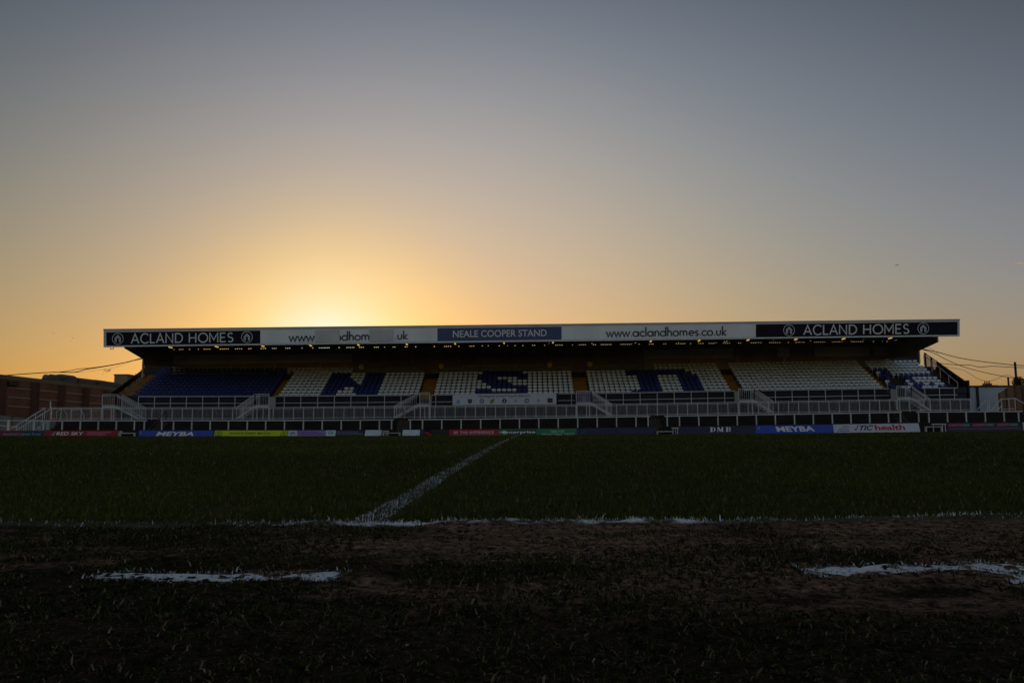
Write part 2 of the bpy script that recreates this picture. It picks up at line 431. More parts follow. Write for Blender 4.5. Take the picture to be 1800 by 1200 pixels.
# worn: strip behind the touchline and patches about the technical area
wx = mth('ADD', sx_, mth('MULTIPLY', n_mid, .9))
strip = mth('MULTIPLY', sstep(sy_, 1.55, 1.95), mth('SUBTRACT', 1.0, sstep(sy_, 2.26, 2.31)))
strip = mth('MULTIPLY', strip, mth('MULTIPLY', sstep(wx, -.45, .15), mth('ADD', .35, mth('MULTIPLY', sstep(noise(5, 5, (.6,1.4,1)), .42, .56), .65))))
near = mth('SUBTRACT', 1.0, sstep(sy_, 2.25, 2.32))
patch = mth('MULTIPLY', sstep(mth('ADD', noise(2.6, 5, (1,1.4,1)), mth('MULTIPLY', sstep(sx_, -.5, .1), .12)), .51, .61), mth('MULTIPLY', near, sstep(sy_, 1.0, 1.4)))
worn = mth('MAXIMUM', strip, mth('MULTIPLY', patch, .85), clamp=True)
worn = mth('MULTIPLY', worn, mth('ADD', .65, mth('MULTIPLY', n_fine, .6)), clamp=True)
thatch = mixc(sstep(n_fine, .38, .62), (.005,.0045,.002), (.032,.022,.012)); thatch = mixc(sstep(noise(110, 5, (1,.8,1), .7), .56, .66), thatch, (.12,.085,.055))
turf = mixc(near, turf, thatch)
base = mixc(worn, turf, soil)
# paint
wob = mth('MULTIPLY', mth('SUBTRACT', noise(9, 3), .5), .05)
tot = None
for i, (x0, x1, y0, y1) in enumerate(RECTS):
    e = .03 if y1-y0 < 5 else .02
    a = mth('MULTIPLY', sstep(mth('ADD', sx_, wob), x0-e, x0+e), mth('SUBTRACT', 1.0, sstep(mth('ADD', sx_, wob), x1-e, x1+e)))
    b = mth('MULTIPLY', sstep(mth('ADD', sy_, mth('MULTIPLY', wob, .5)), y0-.016, y0+.020), mth('SUBTRACT', 1.0, sstep(mth('ADD', sy_, mth('MULTIPLY', wob, .5)), y1-.020, y1+.016)))
    v = mth('MULTIPLY', a, b)
    if i == 0: v = mth('MULTIPLY', v, mth('MULTIPLY', sstep(n_vf, .45, .62), .12))
    if i == 1:
        cen = mth('MULTIPLY', sstep(sx_, -.75, -.5), mth('SUBTRACT', 1.0, sstep(sx_, .4, .62)))
        v = mth('MULTIPLY', v, mth('ADD', .05, mth('MULTIPLY', cen, sstep(noise(8, 4, (1,.6,1)), .46, .60))))
    if i in (2, 3): v = mth('MULTIPLY', v, sstep(noise(30, 5), .38, .50))
    if i == 4: v = mth('MULTIPLY', v, sstep(noise(20, 4), .42, .55))
    if i in (2, 3, 4): v = mth('MULTIPLY', sstep(mth('ADD', v, mth('MULTIPLY', mth('SUBTRACT', noise(60, 5, (1,.7,1)), .5), 2.2)), .40, .72), .9)
    tot = v if tot is None else mth('MAXIMUM', tot, v)
base = mixc(tot, base, (.82,.86,.92))
Lk.new(base, bs.inputs['Base Color'])
bp = N.new('ShaderNodeBump'); bp.inputs['Strength'].default_value = 1.0; bp.inputs['Distance'].default_value = .02
Lk.new(mth('ADD', n_fine, mth('MULTIPLY', n_vf, .4)), bp.inputs['Height']); Lk.new(bp.outputs[0], bs.inputs['Normal'])
me.materials.append(gm)

# grass blades
def in_rects(x, y, grow=0.0, rects=RECTS):
    m = np.zeros(len(x), bool)
    for x0, x1, y0, y1 in rects: m |= (x > x0-grow) & (x < x1+grow) & (y > y0-grow) & (y < y1+grow)
    return m
def scatter(y0, y1, dens, lmin, lmax, w, margin):
    hw = lambda y: .64*y+margin
    A = (hw(y0)+hw(y1))*(y1-y0); n = int(A*dens)
    y = rng.uniform(y0, y1, n*2); x = rng.uniform(-1, 1, n*2)*hw(y1)
    k = np.abs(x) < hw(y); x, y = x[k][:n], y[k][:n]
    return x, y, rng.uniform(lmin, lmax, len(x)), np.full(len(x), w)
sets = [scatter(.45,1.1,13000,.010,.030,.0030,.6), scatter(1.1,2.3,10500,.010,.032,.0032,.6), scatter(2.3,4.2,5200,.014,.032,.0036,.6),
        scatter(4.2,8,1700,.016,.036,.006,1), scatter(8,15,420,.022,.040,.011,1.5), scatter(15,30,100,.025,.045,.022,2), scatter(30,60,22,.03,.05,.045,3)]
sets += [scatter(.45,1.1,26000,.004,.014,.0018,.6), scatter(1.1,2.3,17000,.005,.015,.0022,.6)]
def fill(x0, x1, y0, y1, n, lmin, lmax, w): return rng.uniform(x0, x1, n), rng.uniform(y0, y1, n), rng.uniform(lmin, lmax, n), np.full(n, w)
sets += [fill(-.505,-.407,2.36,4.2,1000,.010,.020,.003), fill(-.507,-.405,4.2,9,1200,.012,.022,.005), fill(-.51,-.40,9,20,1200,.014,.026,.009), fill(-.515,-.395,20,68,1200,.018,.03,.02),
         fill(-2.2,2.4,2.29,2.43,3400,.010,.024,.003), fill(-.80,-.30,1.43,1.57,1100,.008,.022,.0026), fill(.46,.9,1.45,1.60,1100,.008,.022,.0026)]
bx, by, bl, bw = [np.concatenate([s[i] for s in sets]) for i in range(4)]
cl = pnoise(bx+50, by+50, 9, 1)*.5+pnoise(bx+50, by+50, 2.2, 2)*.5
wornp = np.where(by < 2.3, 1.0, 0.0)
stripm = (by > 1.75) & (by < 2.29) & (bx > -.75+.5*pnoise(bx+9, by+9, 3, 5))
keep = np.where(by > 2.3, cl > .22, cl > .30+.35*(rng.random(len(bx))-.5))
bare = (by < 2.3) & (pnoise(bx+31, by*1.4+17, 2.6, 9)*.7+pnoise(bx+31, by+17, 7, 10)*.3+.07*(bx > -.3) > np.where(by < 1.15, .72, .57)+.07*(bx < -.3)+.05*(bx > .3))
keep = np.where(bare, ((cl > .55) | (pnoise(bx+8, by+8, 14, 51) > .66)) & (rng.random(len(bx)) < .6), keep)
keep = np.where(stripm, ((cl > .58) | (pnoise(bx+3, by+3, 5, 33) > .68)) & (rng.random(len(bx)) < .40), keep)
line = in_rects(bx, by, .0)
keep &= ~(in_rects(bx, by, .0, [DASHL, DASHR]) & (rng.random(len(bx)) > .22))
keep &= ~(in_rects(bx, by, .01, [TOUCH]) & (np.abs(bx) < .9) & (rng.random(len(bx)) > .5))
bx, by, bl, bw, cl = bx[keep], by[keep], bl[keep], bw[keep], cl[keep]
n = len(bx); inl = in_rects(bx, by, .01)
bl = bl*(.55+.8*(cl-.2)); bl = np.where(by < 2.35, bl*.78, bl); bl = np.where(by < 1.1, bl*.78, bl); bw = np.where(by < 1.1, bw*.8, bw); bl = np.clip(bl, .006, .05); bl = np.where(inl, np.minimum(bl, .009+.0012*by), bl); bw = np.where(inl, bw*.7, bw)
ang = rng.uniform(0, 2*np.pi, n); lean = np.where(by < 2.35, rng.uniform(.5, 2.0, n), rng.uniform(.15, 1.15, n)); wa = rng.uniform(0, 2*np.pi, n)
bz = crown(bx, by)-.002
dx, dy = np.cos(ang), np.sin(ang); wxv, wyv = np.cos(wa)*bw/2, np.sin(wa)*bw/2
hx, hz = np.sin(lean*.5)*bl*.55, np.cos(lean*.5)*bl*.55
tx, tz = hx+np.sin(lean*1.5)*bl*.5, hz+np.cos(lean*1.5)*bl*.5
V = np.empty((n, 5, 3), np.float32)
V[:,0] = np.stack([bx-wxv, by-wyv, bz], -1); V[:,1] = np.stack([bx+wxv, by+wyv, bz], -1)
V[:,2] = np.stack([bx+dx*hx+wxv*.75, by+dy*hx+wyv*.75, bz+hz], -1); V[:,3] = np.stack([bx+dx*hx-wxv*.75, by+dy*hx-wyv*.75, bz+hz], -1)
V[:,4] = np.stack([bx+dx*tx, by+dy*tx, bz+tz], -1)
gme = bpy.data.meshes.new('grass')
gme.vertices.add(n*5); gme.vertices.foreach_set('co', V.reshape(-1))
o5 = (np.arange(n)*5)[:,None]
loops = np.concatenate([o5+np.array([0,1,2,3]), o5+np.array([3,2,4])], 1)
gme.loops.add(n*7); gme.loops.foreach_set('vertex_index', loops.reshape(-1).astype(np.int32))
ls = np.stack([np.arange(n)*7, np.arange(n)*7+4], 1).reshape(-1)
gme.polygons.add(n*2); gme.polygons.foreach_set('loop_start', ls.astype(np.int32)); gme.update(calc_edges=True)
c0 = np.array([.022,.032,.004]); c1 = np.array([.050,.068,.008]); cdry = np.array([.12,.09,.05])
t = rng.random((n,1)); colr = c0*(1-t)+c1*t
nearb = by < 2.3
colr = colr*(.62+.76*pnoise(bx+80, by+80, .22, 61)*.6+.76*.4*pnoise(bx+80, by*.5+80, 1.3, 62))[:,None]
dry = rng.random(n) < np.where(nearb, .16, .10); colr[dry] = cdry*rng.uniform(.6, 1.3, (dry.sum(),1))
colr[nearb & ~dry] *= rng.uniform(.15, .85, ((nearb & ~dry).sum(),1)); tipl = nearb & (rng.random(n) < .006); colr[tipl] = (.20,.19,.15)
wl_ = in_rects(bx, by, .0, [HALF]) & (rng.random(n) < np.where(pnoise(bx+5, by*.6+5, 3, 44) > .45, .46, .26)+.15*(by < 3.4))
wt = in_rects(bx, by, .012, [TOUCH]) & (rng.random(n) < np.where((bx > -.85) & (bx < 1.2), .55, np.where(bx > 1, .22, .10)))
wd = in_rects(bx, by, .02, [DASHL, DASHR, LEGR]) & (rng.random(n) < .45)
wm = wl_ | wt | wd
colr[wm] = np.array([.55,.60,.66])*rng.uniform(.5, 1.1, (wm.sum(),1))
ca = gme.color_attributes.new('tint', 'FLOAT_COLOR', 'POINT')
colr[wm & (by > 2.6)] *= .78
c4 = np.ones((n,5,4), np.float32); c4[:,:,:3] = colr[:,None,:]; ca.data.foreach_set('color', c4.reshape(-1))
bm_ = bpy.data.materials.new('grass_blade'); bm_.use_nodes = True; b_ = bm_.node_tree.nodes['Principled BSDF']
at = bm_.node_tree.nodes.new('ShaderNodeAttribute'); at.attribute_name = 'tint'; bm_.node_tree.links.new(at.outputs['Color'], b_.inputs['Base Color'])
b_.inputs['Roughness'].default_value = .6; b_.inputs['Specular IOR Level'].default_value = .06
gme.materials.append(bm_)
grass = bpy.data.objects.new('grass', gme); COL.objects.link(grass)
tag(grass, 'short worn grass of the football pitch and its verge', 'grass', kind='stuff')

# ------------------------------------------------------------------ grandstand
XL, XR = P(182,590,74).x, P(1687,580,74).x         # roof ends
SL, SR = -39.5, 41.0                                 # seating deck ends
ROWS, TR, RI, Y0 = 10, .67, .327, 80.55              # rows, tread, rise, front edge of the deck
def zc(Xw):                                          # height of the middle of the front row's seat backs
    return P(px_of(Xw, 81), RAIL_T(px_of(Xw, 81))-1.8, 81.0).z
def zd(Xw, r=0): return zc(Xw)-.58+RI*r              # tread height of row r
stand = empty('grandstand', (0, 80, 0), 'long single-tier football grandstand with a flat cantilevered roof and signwritten fascia', 'grandstand')
xs = list(np.linspace(SL, SR, 34))
mb = MB()
for a, b in zip(xs[:-1], xs[1:]):
    for r in range(ROWS):
        y0 = Y0+r*TR; y1 = Y0+(r+1)*TR
        mb.hexa([(a,y0,1.5),(b,y0,1.5),(b,y1,1.5),(a,y1,1.5),(a,y0,zd(a,r)),(b,y0,zd(b,r)),(b,y1,zd(b,r)),(a,y1,zd(a,r))])
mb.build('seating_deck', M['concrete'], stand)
# aisles: ochre painted steps 4 mm proud
PXM = F/81.0
def xpx(px): return P(px, 690, 81.0).x
SECT = [(232,474,27),(489.5,736,27),(762.4,1009.6,27),(1036.5,1285.3,27),(1308,1553,27),(1567,1668,11)]
AISLES = [(SL+.02, xpx(231))]+[(xpx(SECT[i][1])+.05, xpx(SECT[i+1][0])-.05) for i in range(5)]
for ai, (a, b) in enumerate(AISLES):
    mb = MB(); nr = 8 if 0 < ai < 5 else 10
    for r in range(nr):
        y0 = Y0+r*TR; zz = zd((a+b)/2, r)
        mb.box(a, b, y0-.004, y0+TR-.012, zz-RI+.002, zz+.006)
        if r > 0: mb.box(a, b, y0-.30, y0-.006, zz-RI+.010, zz-RI/2)
    mb.build('aisle_steps', M['ochre'], stand)
# front wall of the stand and its lower navy face
mb = MB(); mb2 = MB()
for a, b in zip(xs[:-1], xs[1:]):
    za, zb = zc(a)-.05, zc(b)-.05
    mb.hexa([(a,80.3,za-.58),(b,80.3,zb-.58),(b,80.42,zb-.58),(a,80.42,za-.58),(a,80.3,za),(b,80.3,zb),(b,80.42,zb),(a,80.42,za)])
    mb2.hexa([(a,80.45,1.4),(b,80.45,1.4),(b,80.53,1.4),(a,80.53,1.4),(a,80.45,za-.5),(b,80.45,zb-.5),(b,80.53,zb-.5),(a,80.53,za-.5)])
# parapet is open at the aisles
mb = MB()
edges = [SL]+[v for p in AISLES[1:] for v in p]+[SR]
for i in range(0, len(edges)-1, 2):
    seg = np.linspace(edges[i], edges[i+1], 8)
    mb = MB()
    for a, b in zip(seg[:-1], seg[1:]):
        za, zb = zc(a)-.06, zc(b)-.06
        mb.hexa([(a,80.3,za-.55),(b,80.3,zb-.55),(b,80.42,zb-.55),(a,80.42,za-.55),(a,80.3,za),(b,80.3,zb),(b,80.42,zb),(a,80.42,za)])
    mb.build('parapet', M['navy_wall'], stand)
mb2.build('front_wall', M['under_wall'], stand)
# back wall with pale upper band and short columns
YB = 88.6
zr_ = lambda x: 9.43+.30*(x-XL)/(XR-XL)
mb = MB()
mb.hexa([(XL+.1,YB,1.5),(XR-.1,YB,1.5),(XR-.1,YB+.2,1.5),(XL+.1,YB+.2,1.5),(XL+.1,YB,zr_(XL)-.072),(XR-.1,YB,zr_(XR)-.072),(XR-.1,YB+.2,zr_(XR)-.072),(XL+.1,YB+.2,zr_(XL)-.072)])
mb.box(-39.9, 40.6, Y0+ROWS*TR-.02, YB-.01, 1.5, 6.0); mb.build('back_wall', M['dark_wall'], stand)
for u, v, w in ((P(253.5,650,YB).x, XL+.098, 7.75), (XR-.098, P(1615,640,YB).x, 8.2)):
    mb = MB(); mb.box(u, v, YB+.01, YB+.19, 1.5, w); mb.build('end_screen', M['black_trim'], stand)
ytop = fn([(252,624.5),(620,621),(1130,614),(1616,607)]); ybot = fn([(252,641),(620,636.5),(1130,630.5),(1290,628.5),(1616,624)])
for (a, b) in [(306,618),(1132,1288),(1367,1388),(1432,1528),(1536,1612)]:
    mb = MB(); Yb = YB-.06
    p = [P(a,ybot(a),Yb), P(b,ybot(b),Yb), P(b,ytop(b),Yb), P(a,ytop(a),Yb)]
    q = [v+Vector((0,.05,0)) for v in p]
    mb.hexa([p[0],p[1],q[1],q[0],p[3],p[2],q[2],q[3]]); mb.build('upper_band', M['band_wall'], stand)
for i, px in enumerate([328,406,484,563]+[725,806,888,970,1052]+[1215,1296,1378,1458]):
    mb = MB(); lowc = px < 600 or px > 1100
    t, b = (ybot(px)+.5, ybot(px)+11) if lowc else (ytop(px)+3.5, ybot(px)+2.0)
    p0 = P(px, t, 88.2); p1 = P(px, b, 88.2)
    mb.box(p0.x-.11, p0.x+.11, 88.1, 88.32, p1.z, p0.z); mb.build('column', M['column_grey'], stand)
# back eaves: sky shows through the corrugations
mb = MB(); Xc = XL+.1; cnt = 0
while Xc < XR-.2:
    cnt += 1; w = random.uniform(.10, .14) if cnt % 6 and random.random() < .72 else random.uniform(.5, 1.1)
    mb.box(Xc, min(Xc+w, XR-.1), YB+.14, YB+.17, zr_(Xc)-.071, zr_(Xc)-.002); Xc += w+random.uniform(.07, .11)
mb.build('eaves_filler', M['dark_steel'], stand)
# roof sheet, rafters, gable ends
ZT = P(182, 578.4, 74).z
def zroof(Xw): return P(px_of(Xw,74), FAS_T(px_of(Xw,74)), 74.0).z
mb = MB()
a_, b_x = XL+.12, XR-.12
mb.hexa([(a_,74.24,zr_(a_)),(b_x,74.24,zr_(b_x)),(b_x,88.82,zr_(b_x)),(a_,88.82,zr_(a_)),(a_,74.24,zr_(a_)+.07),(b_x,74.24,zr_(b_x)+.07),(b_x,88.82,zr_(b_x)+.07),(a_,88.82,zr_(a_)+.07)]); mb.build('roof', M['roof_sheet'], stand)
nb = 18
for i in range(nb):
    Xc = XL+.6+(XR-XL-1.2)*i/(nb-1)
    mb = MB(); zq = zr_(Xc)-.004; mb.prism([(74.4,zq),(74.4,zq-.25),(80,zq-.5),(84,zq-.5),(86.5,zq-.12),(88.5,zq-.12),(88.5,zq)], 'x', Xc-.07, Xc+.07); mb.build('rafter', M['dark_steel'], stand)
for k in range(5):
    y = 75.4+k*1.9
    mb = MB(); a_, b_x = XL+.3, XR-.3; za, zb = zr_(a_), zr_(b_x); mb.hexa([(a_,y,za-.3),(b_x,y,zb-.3),(b_x,y+.07,zb-.3),(a_,y+.07,za-.3),(a_,y,za-.2),(b_x,y,zb-.2),(b_x,y+.07,zb-.2),(a_,y+.07,za-.2)]); mb.build('purlin', M['dark_steel'], stand)
for s, Xc in ((-1, XL+.06), (1, XR-.06)):
    zdk = zd(SL if s < 0 else SR, 0)
    mb = MB(); zt_ = zr_(Xc)-.003; lo = 7.15 if s < 0 else 7.45; cb = 5.95 if s < 0 else 6.85; poly = [(77.9,zt_),(77.9,8.44),(81.7,7.78+(.25 if s > 0 else 0)),(81.7,cb),(81.95,cb),(81.95,lo),(88.59,lo+.45),(88.59,zt_)]
    mb.prism(poly, 'x', Xc-.06, Xc+.06); mb.build('gable_end', M['dark_wall'], stand)
# fascia
YF = 74.0
def fpan(name, m, x0, x1, yt, yb, Y, th=.08, parent=stand, label=None, nseg=6):
    mb = MB(); xs_ = np.linspace(x0, x1, nseg+1)
    for a, b in zip(xs_[:-1], xs_[1:]):
        p = [P(a,yb(a),Y), P(b,yb(b),Y), P(b,yt(b),Y), P(a,yt(a),Y)]; q = [v+Vector((0,th,0)) for v in p]
        mb.hexa([p[0],p[1],q[1],q[0],p[3],p[2],q[2],q[3]])
    o = mb.build(name, m, parent)
    if label: o['label'] = label
    return o
fpan('fascia', M['fascia_trim'], 182, 1687, FAS_T, FAS_B, YF, th=.22, nseg=20)
capt = lambda x: FAS_T(x)-.5; capb = lambda x: FAS_T(x)+1.2
fpan('roof_edge_capping', M['fascia_trim'], 181.4, 1687.6, capt, capb, YF-.06, th=.4, nseg=20)
PT = lambda x: FAS_T(x)+5.6-1.2*(x-182)/1505; PB = lambda x: FAS_B(x)-2.8
fpan('drip_rail', M['fascia_letter'], 182, 1687, lambda x: FAS_B(x)-2.2, FAS_B, YF-.05, th=.045, nseg=20)
sl_ = (FAS_B(1200)-FAS_B(700))/500
def house_logo(cx, yc, parent, r=9.6):
    Y = YF-.115; mb = MB()
    def strokes(pl, t, k):
        Lp, Rp = stroke_poly(pl, t)
        for i in range(len(Lp)-1): flat(mb, [Lp[i],Rp[i],Rp[i+1],Lp[i+1]], Y-.001*k)
    strokes([(cx+r*math.cos(a), yc+r*math.sin(a)) for a in np.linspace(0, 2*math.pi, 33)], .9, 0)
    strokes([(cx-4.6,yc+5.2),(cx-4.6,yc-1.4),(cx,yc-5.8),(cx+4.6,yc-1.4),(cx+4.6,yc+5.2)], 1.3, 1)
    strokes([(cx-2.6,yc+5.2),(cx-2.6,yc-.4),(cx,yc-3.0),(cx+2.6,yc-.4),(cx+2.6,yc+5.2)], 1.2, 2)
    strokes([(cx-5.2,yc+5.4),(cx-2.0,yc+5.4)], .9, 3); strokes([(cx+2.0,yc+5.4),(cx+5.2,yc+5.4)], .9, 4)
    mb.build('house_emblem', M['fascia_letter'], parent)
def mid(x): return (PT(x)+PB(x))/2
# left dark panel
s1 = fpan('sign_panel', M['fascia_black'], 187, 457.5, PT, PB, YF-.05, label='black fascia panel lettered ACLAND HOMES at the left end')
house_logo(207, mid(207), s1); house_logo(434, mid(434), s1)
stroke_text('lettering', 'ACLAND HOMES', 231, 410, mid(231)-8.2, mid(231)+8.4, YF-.115, M['fascia_letter'], s1, t=.13, slope=sl_, track=.09)
# white panel, worn web address
s2 = fpan('sign_panel', M['fascia_white'], 457.6, 768.8, PT, PB, YF-.05, label='white fascia panel with most of its web address lost')
stroke_text('lettering', 'www', 508, 552, mid(508)-7.5, mid(508)+8, YF-.115, M['fascia_dark_letter'], s2, t=.12, slope=sl_)
stroke_text('lettering', 'ndhom', 590.5, 649.5, mid(589)-7.5, mid(589)+7.6, YF-.115, M['fascia_dark_letter'], s2, t=.12, slope=sl_, clip=(597.2,649.0))
stroke_text('lettering', '.uk', 694, 716, mid(694)-7.2, mid(694)+7.0, YF-.115, M['fascia_dark_letter'], s2, t=.12, slope=sl_)
fpan('bare_strip', M['fascia_trim'], 553.5, 597, lambda x: PT(x)+.4, lambda x: PB(x)-.4, YF-.075, parent=s2, th=.02)
fpan('bare_strip', M['fascia_trim'], 649.4, 692, lambda x: PT(x)+.4, lambda x: PB(x)-.4, YF-.075, parent=s2, th=.02)
for k in range(10):
    for x_ in (556.5+k*4.2, 652+k*4.2):
        mb = MB(); a = P(x_, PT(x_)+1.2, YF-.08); b = P(x_, PB(x_)-1.2, YF-.08); mb.box(a.x-.02, a.x+.02, YF-.095, YF-.0755, b.z, a.z); mb.build('sheet_rib', M['roof_sheet'] if k % 3 == 0 else M['fascia_trim'], s2)
# blue name panel
s3 = fpan('sign_panel', M['sign_blue'], 769, 987, lambda x: PT(x)-.4, lambda x: PB(x)-.6, YF-.06, label='blue name panel reading NEALE COOPER STAND')
put_text('lettering', 'NEALE COOPER STAND', 796, 961, mid(796)-7.2, mid(796)+5.0, YF-.125, M['sign_blue_letter'], s3, bold=.015, slope=sl_)
s4 = fpan('sign_panel', M['fascia_white'], 987.2, 1328.6, PT, PB, YF-.05, label='white fascia panel with the full web address in black')
stroke_text('lettering', 'www.aclandhomes.co.uk', 1066, 1276.5, mid(1066)-8.0, mid(1066)+7.2, YF-.115, M['fascia_dark_letter'], s4, t=.12, slope=sl_)
s5 = fpan('sign_panel', M['fascia_black'], 1328.8, 1683, PT, PB, YF-.05, label='black fascia panel lettered ACLAND HOMES at the right end')
house_logo(1387, mid(1387), s5); house_logo(1623, mid(1623)-.3, s5)
stroke_text('lettering', 'ACLAND HOMES', 1413, 1598, mid(1413)-8.4, mid(1413)+8.4, YF-.115, M['fascia_letter'], s5, t=.13, slope=sl_, track=.09)
# panel joints
for px in [500,540,610,660,730,1010,1050,1130,1190,1250,1290]:
    mb = MB(); a = P(px, PT(px)+.5, YF-.052); b = P(px, PB(px)-.5, YF-.052); mb.box(a.x-.008, a.x+.008, YF-.054, YF-.04, b.z, a.z)
    mb.build('panel_joint', M['roof_sheet'], s2 if px < 768 else s4)
mb = MB(); a = P(194, 611, 74.2); b = P(199.5, 613.2, 74.2)
mb.tube([a, (a.x,74.2,b.z), b, (b.x,74.2,a.z+.02)], .035); mb.build('bracket', M['dark_steel'], stand)

# sponsor boards high on the back of the stand
def sponsor(px0, px1, lab, logos, txt=None):
    Yp = 86.3; yt = lambda x: 640-.0125*(x-620); yb = lambda x: 655.2-.0125*(x-620)
    p0, p1 = P(px0, yt(px0), Yp), P(px1, yt(px1), Yp); q0, q1 = P(px0, yb(px0), Yp), P(px1, yb(px1), Yp)
    o = empty('sponsor_board', ((p0.x+p1.x)/2, Yp, q0.z), lab, 'advertising board', 'sponsor boards above the middle seats')
    mb = MB(); mb.hexa([q0,q1,q1+Vector((0,.08,0)),q0+Vector((0,.08,0)),p0,p1,p1+Vector((0,.08,0)),p0+Vector((0,.08,0))]); mb.build('panel', M['sponsor_dark'], o)
    for (a, b, g) in logos:
        ym = yt(a)+5.0; mb = MB()
        pl = [(a+4+(4.8)*math.cos(t_), ym+4.8*math.sin(t_)) for t_ in np.linspace(0, 2*math.pi, 17)]
        flat(mb, pl[:-1][::-1], Yp-.02)
        mb.build('round_emblem', M['gold'] if g else M['gold_dim'], o)
        mb = MB()
        pl = [(a+8.5,ym-4.2),(b-3,ym-4.2),(b,ym-1.6),(b,ym+1.6),(b-3,ym+4.2),(a+8.5,ym+4.2)]
        Lp, Rp = stroke_poly(pl, .6)
        for i in range(len(Lp)-1): flat(mb, [Lp[i],Rp[i],Rp[i+1],Lp[i+1]], Yp-.02)
        mb.build('outline', M['gold_dim'], o)
    if txt: put_text('lettering', txt[0], txt[1], txt[2], yt(txt[1])+1.6, yt(txt[1])+9.6, Yp-.02, M['gold_dim'], o, slope=-.0125)
sponsor(621, 745, 'dark sponsor board above the block with the blue letter N', [(631,664,1)])
sponsor(770, 1008.5, 'dark sponsor board with a gold web address above the middle block', [(771.5,815,1),(962.5,1005,1)], ('www.prestigecaregroup.com', 820, 955))
sponsor(1031, 1131, 'short dark sponsor board with one emblem, right of the middle block', [(1032.5,1066,1)])

# ------------------------------------------------------------------ seats
def seat_mesh(m, name):
    mb = MB(); w = .203
    # curved back shell, seat pan tipped up, bracket; origin at the tread
    for k in range(4):
        a0, a1 = -w+k*w/2, -w+(k+1)*w/2
        f = lambda a: .05*(a/w)**2
        rnd = lambda a: .035*(abs(a)/w)**3
        mb.hexa([(a0,.10-f(a0),.52),(a1,.10-f(a1),.52),(a1,.14-f(a1),.52),(a0,.14-f(a0),.52),
                 (a0,.16-f(a0),.735-rnd(a0)),(a1,.16-f(a1),.735-rnd(a1)),(a1,.19-f(a1),.735-rnd(a1)),(a0,.19-f(a0),.735-rnd(a0))])
    mb.hexa([(-.18,-.06,.30),(.18,-.06,.30),(.19,.03,.29),(-.19,.03,.29),(-.175,.0,.43),(.175,.0,.43),(.18,.06,.43),(-.18,.06,.43)])
    mb.box(-.03, .03, .07, .17, 0, .55)
    me = bpy.data.meshes.new(name); me.from_pydata(mb.v, [], mb.f); me.materials.append(m); me.update(); return me
ME = {'w': seat_mesh(M['seat_white'], 'tip_up_seat'), 'b': seat_mesh(M['seat_blue'], 'tip_up_seat')}
def rngs(*p):
    s = set()
    for a, b in p: s |= set(range(a, b+1))
    return s
NB = {8:rngs((8,11),(15,18)),7:rngs((8,11),(15,18)),6:rngs((8,12),(15,18)),5:rngs((8,13),(15,18)),4:rngs((8,18)),3:rngs((8,11),(14,18)),2:rngs((8,10),(14,18)),1:rngs((8,10),(15,18))}
SB = {8:rngs((9,16)),7:rngs((8,17)),6:rngs((8,11),(16,17)),5:rngs((9,13)),4:rngs((10,14)),3:rngs((11,17)),2:rngs((8,10),(16,17)),1:rngs((8,17))}
UB = {8:rngs((8,19)),7:rngs((8,20)),1:rngs((8,13),(18,21))}
for r_ in (2,3,4,5,6): UB[r_] = rngs((10,13),(18,21))
END = {1:'bbwwbbwwwbb',2:'b..bwbbwbww',3:'w...wbwwwww',4:'.b...bwwwww',5:'bb..bbbbbbb',6:'w.bwwwwwwww',7:'bbbwwwwwwww',8:'wwwwwwwwwww',9:'wwwwwwwwwww',10:'wwwwwwwwwww'}
ORD = 'first second third fourth fifth sixth seventh eighth ninth tenth eleventh twelfth thirteenth fourteenth fifteenth sixteenth seventeenth eighteenth nineteenth twentieth'.split()
ORD += ['twenty-'+o for o in ORD[:7]]
BLK = ['plain blue block', 'block with the letter N', 'block with the letter S', 'block with the blue arch', 'all white block', 'mixed right end block']
sv = {'w': ([], []), 'b': ([], [])}
sbase = {k: (np.array([v.co[:] for v in ME[k].vertices]), [tuple(p.vertices) for p in ME[k].polygons]) for k in ME}
for si, (pa, pb, ncol) in enumerate(SECT):
    xa, xb = xpx(pa), xpx(pb); pit = (xb-xa)/ncol
    for r in range(1, ROWS+1):
        cols = range(ncol)
        if r > 8:
            if si == 1: cols = range(-2 if r == 10 else 0, 13)
            elif si == 2: cols = []
            elif si == 3: cols = range(14, 27)
        for c in cols:
            if si == 0: k = 'b'
            elif si == 1: k = 'b' if c in NB.get(r, ()) else 'w'
            elif si == 2: k = 'b' if c in SB.get(r, ()) else 'w'
            elif si == 3: k = 'b' if c in UB.get(r, ()) else 'w'
            elif si == 4: k = 'w'
            else: k = END[r][c]
            if k == '.': continue
            x = xa+(c+.5)*pit+random.uniform(-.008, .008)
            y = Y0+(r-1)*TR+.40; z = zd(x, r-1); a = random.uniform(-.03, .03)
            if r <= 2:
                o = bpy.data.objects.new('tip_up_seat', ME[k]); COL.objects.link(o); o.location = (x, y, z); o.rotation_euler = (random.uniform(-.03,.03), 0, a)
                tag(o, f"{'white' if k=='w' else 'blue'} seat, {'front' if r==1 else 'second'} row, {ORD[c]} from the left in the {BLK[si]}", 'seat', 'plastic seats of the front two rows')
            else:
                co, fs = sbase[k]; off = sum(len(q) for q in sv[k][0])
                ca_, sa_ = math.cos(a), math.sin(a)
                sv[k][0].append(np.stack([co[:,0]*ca_-co[:,1]*sa_+x, co[:,0]*sa_+co[:,1]*ca_+y, co[:,2]+z+random.uniform(-.008,.008)], -1))
                sv[k][1].append((len(co), fs))
va = []; fa = []; mi = []; off = 0
for slot, k in enumerate('wb'):
    for co, (nc, fs) in zip(*sv[k]):
        va.append(co); fa += [tuple(i+off for i in f) for f in fs]; mi += [slot]*len(fs); off += nc
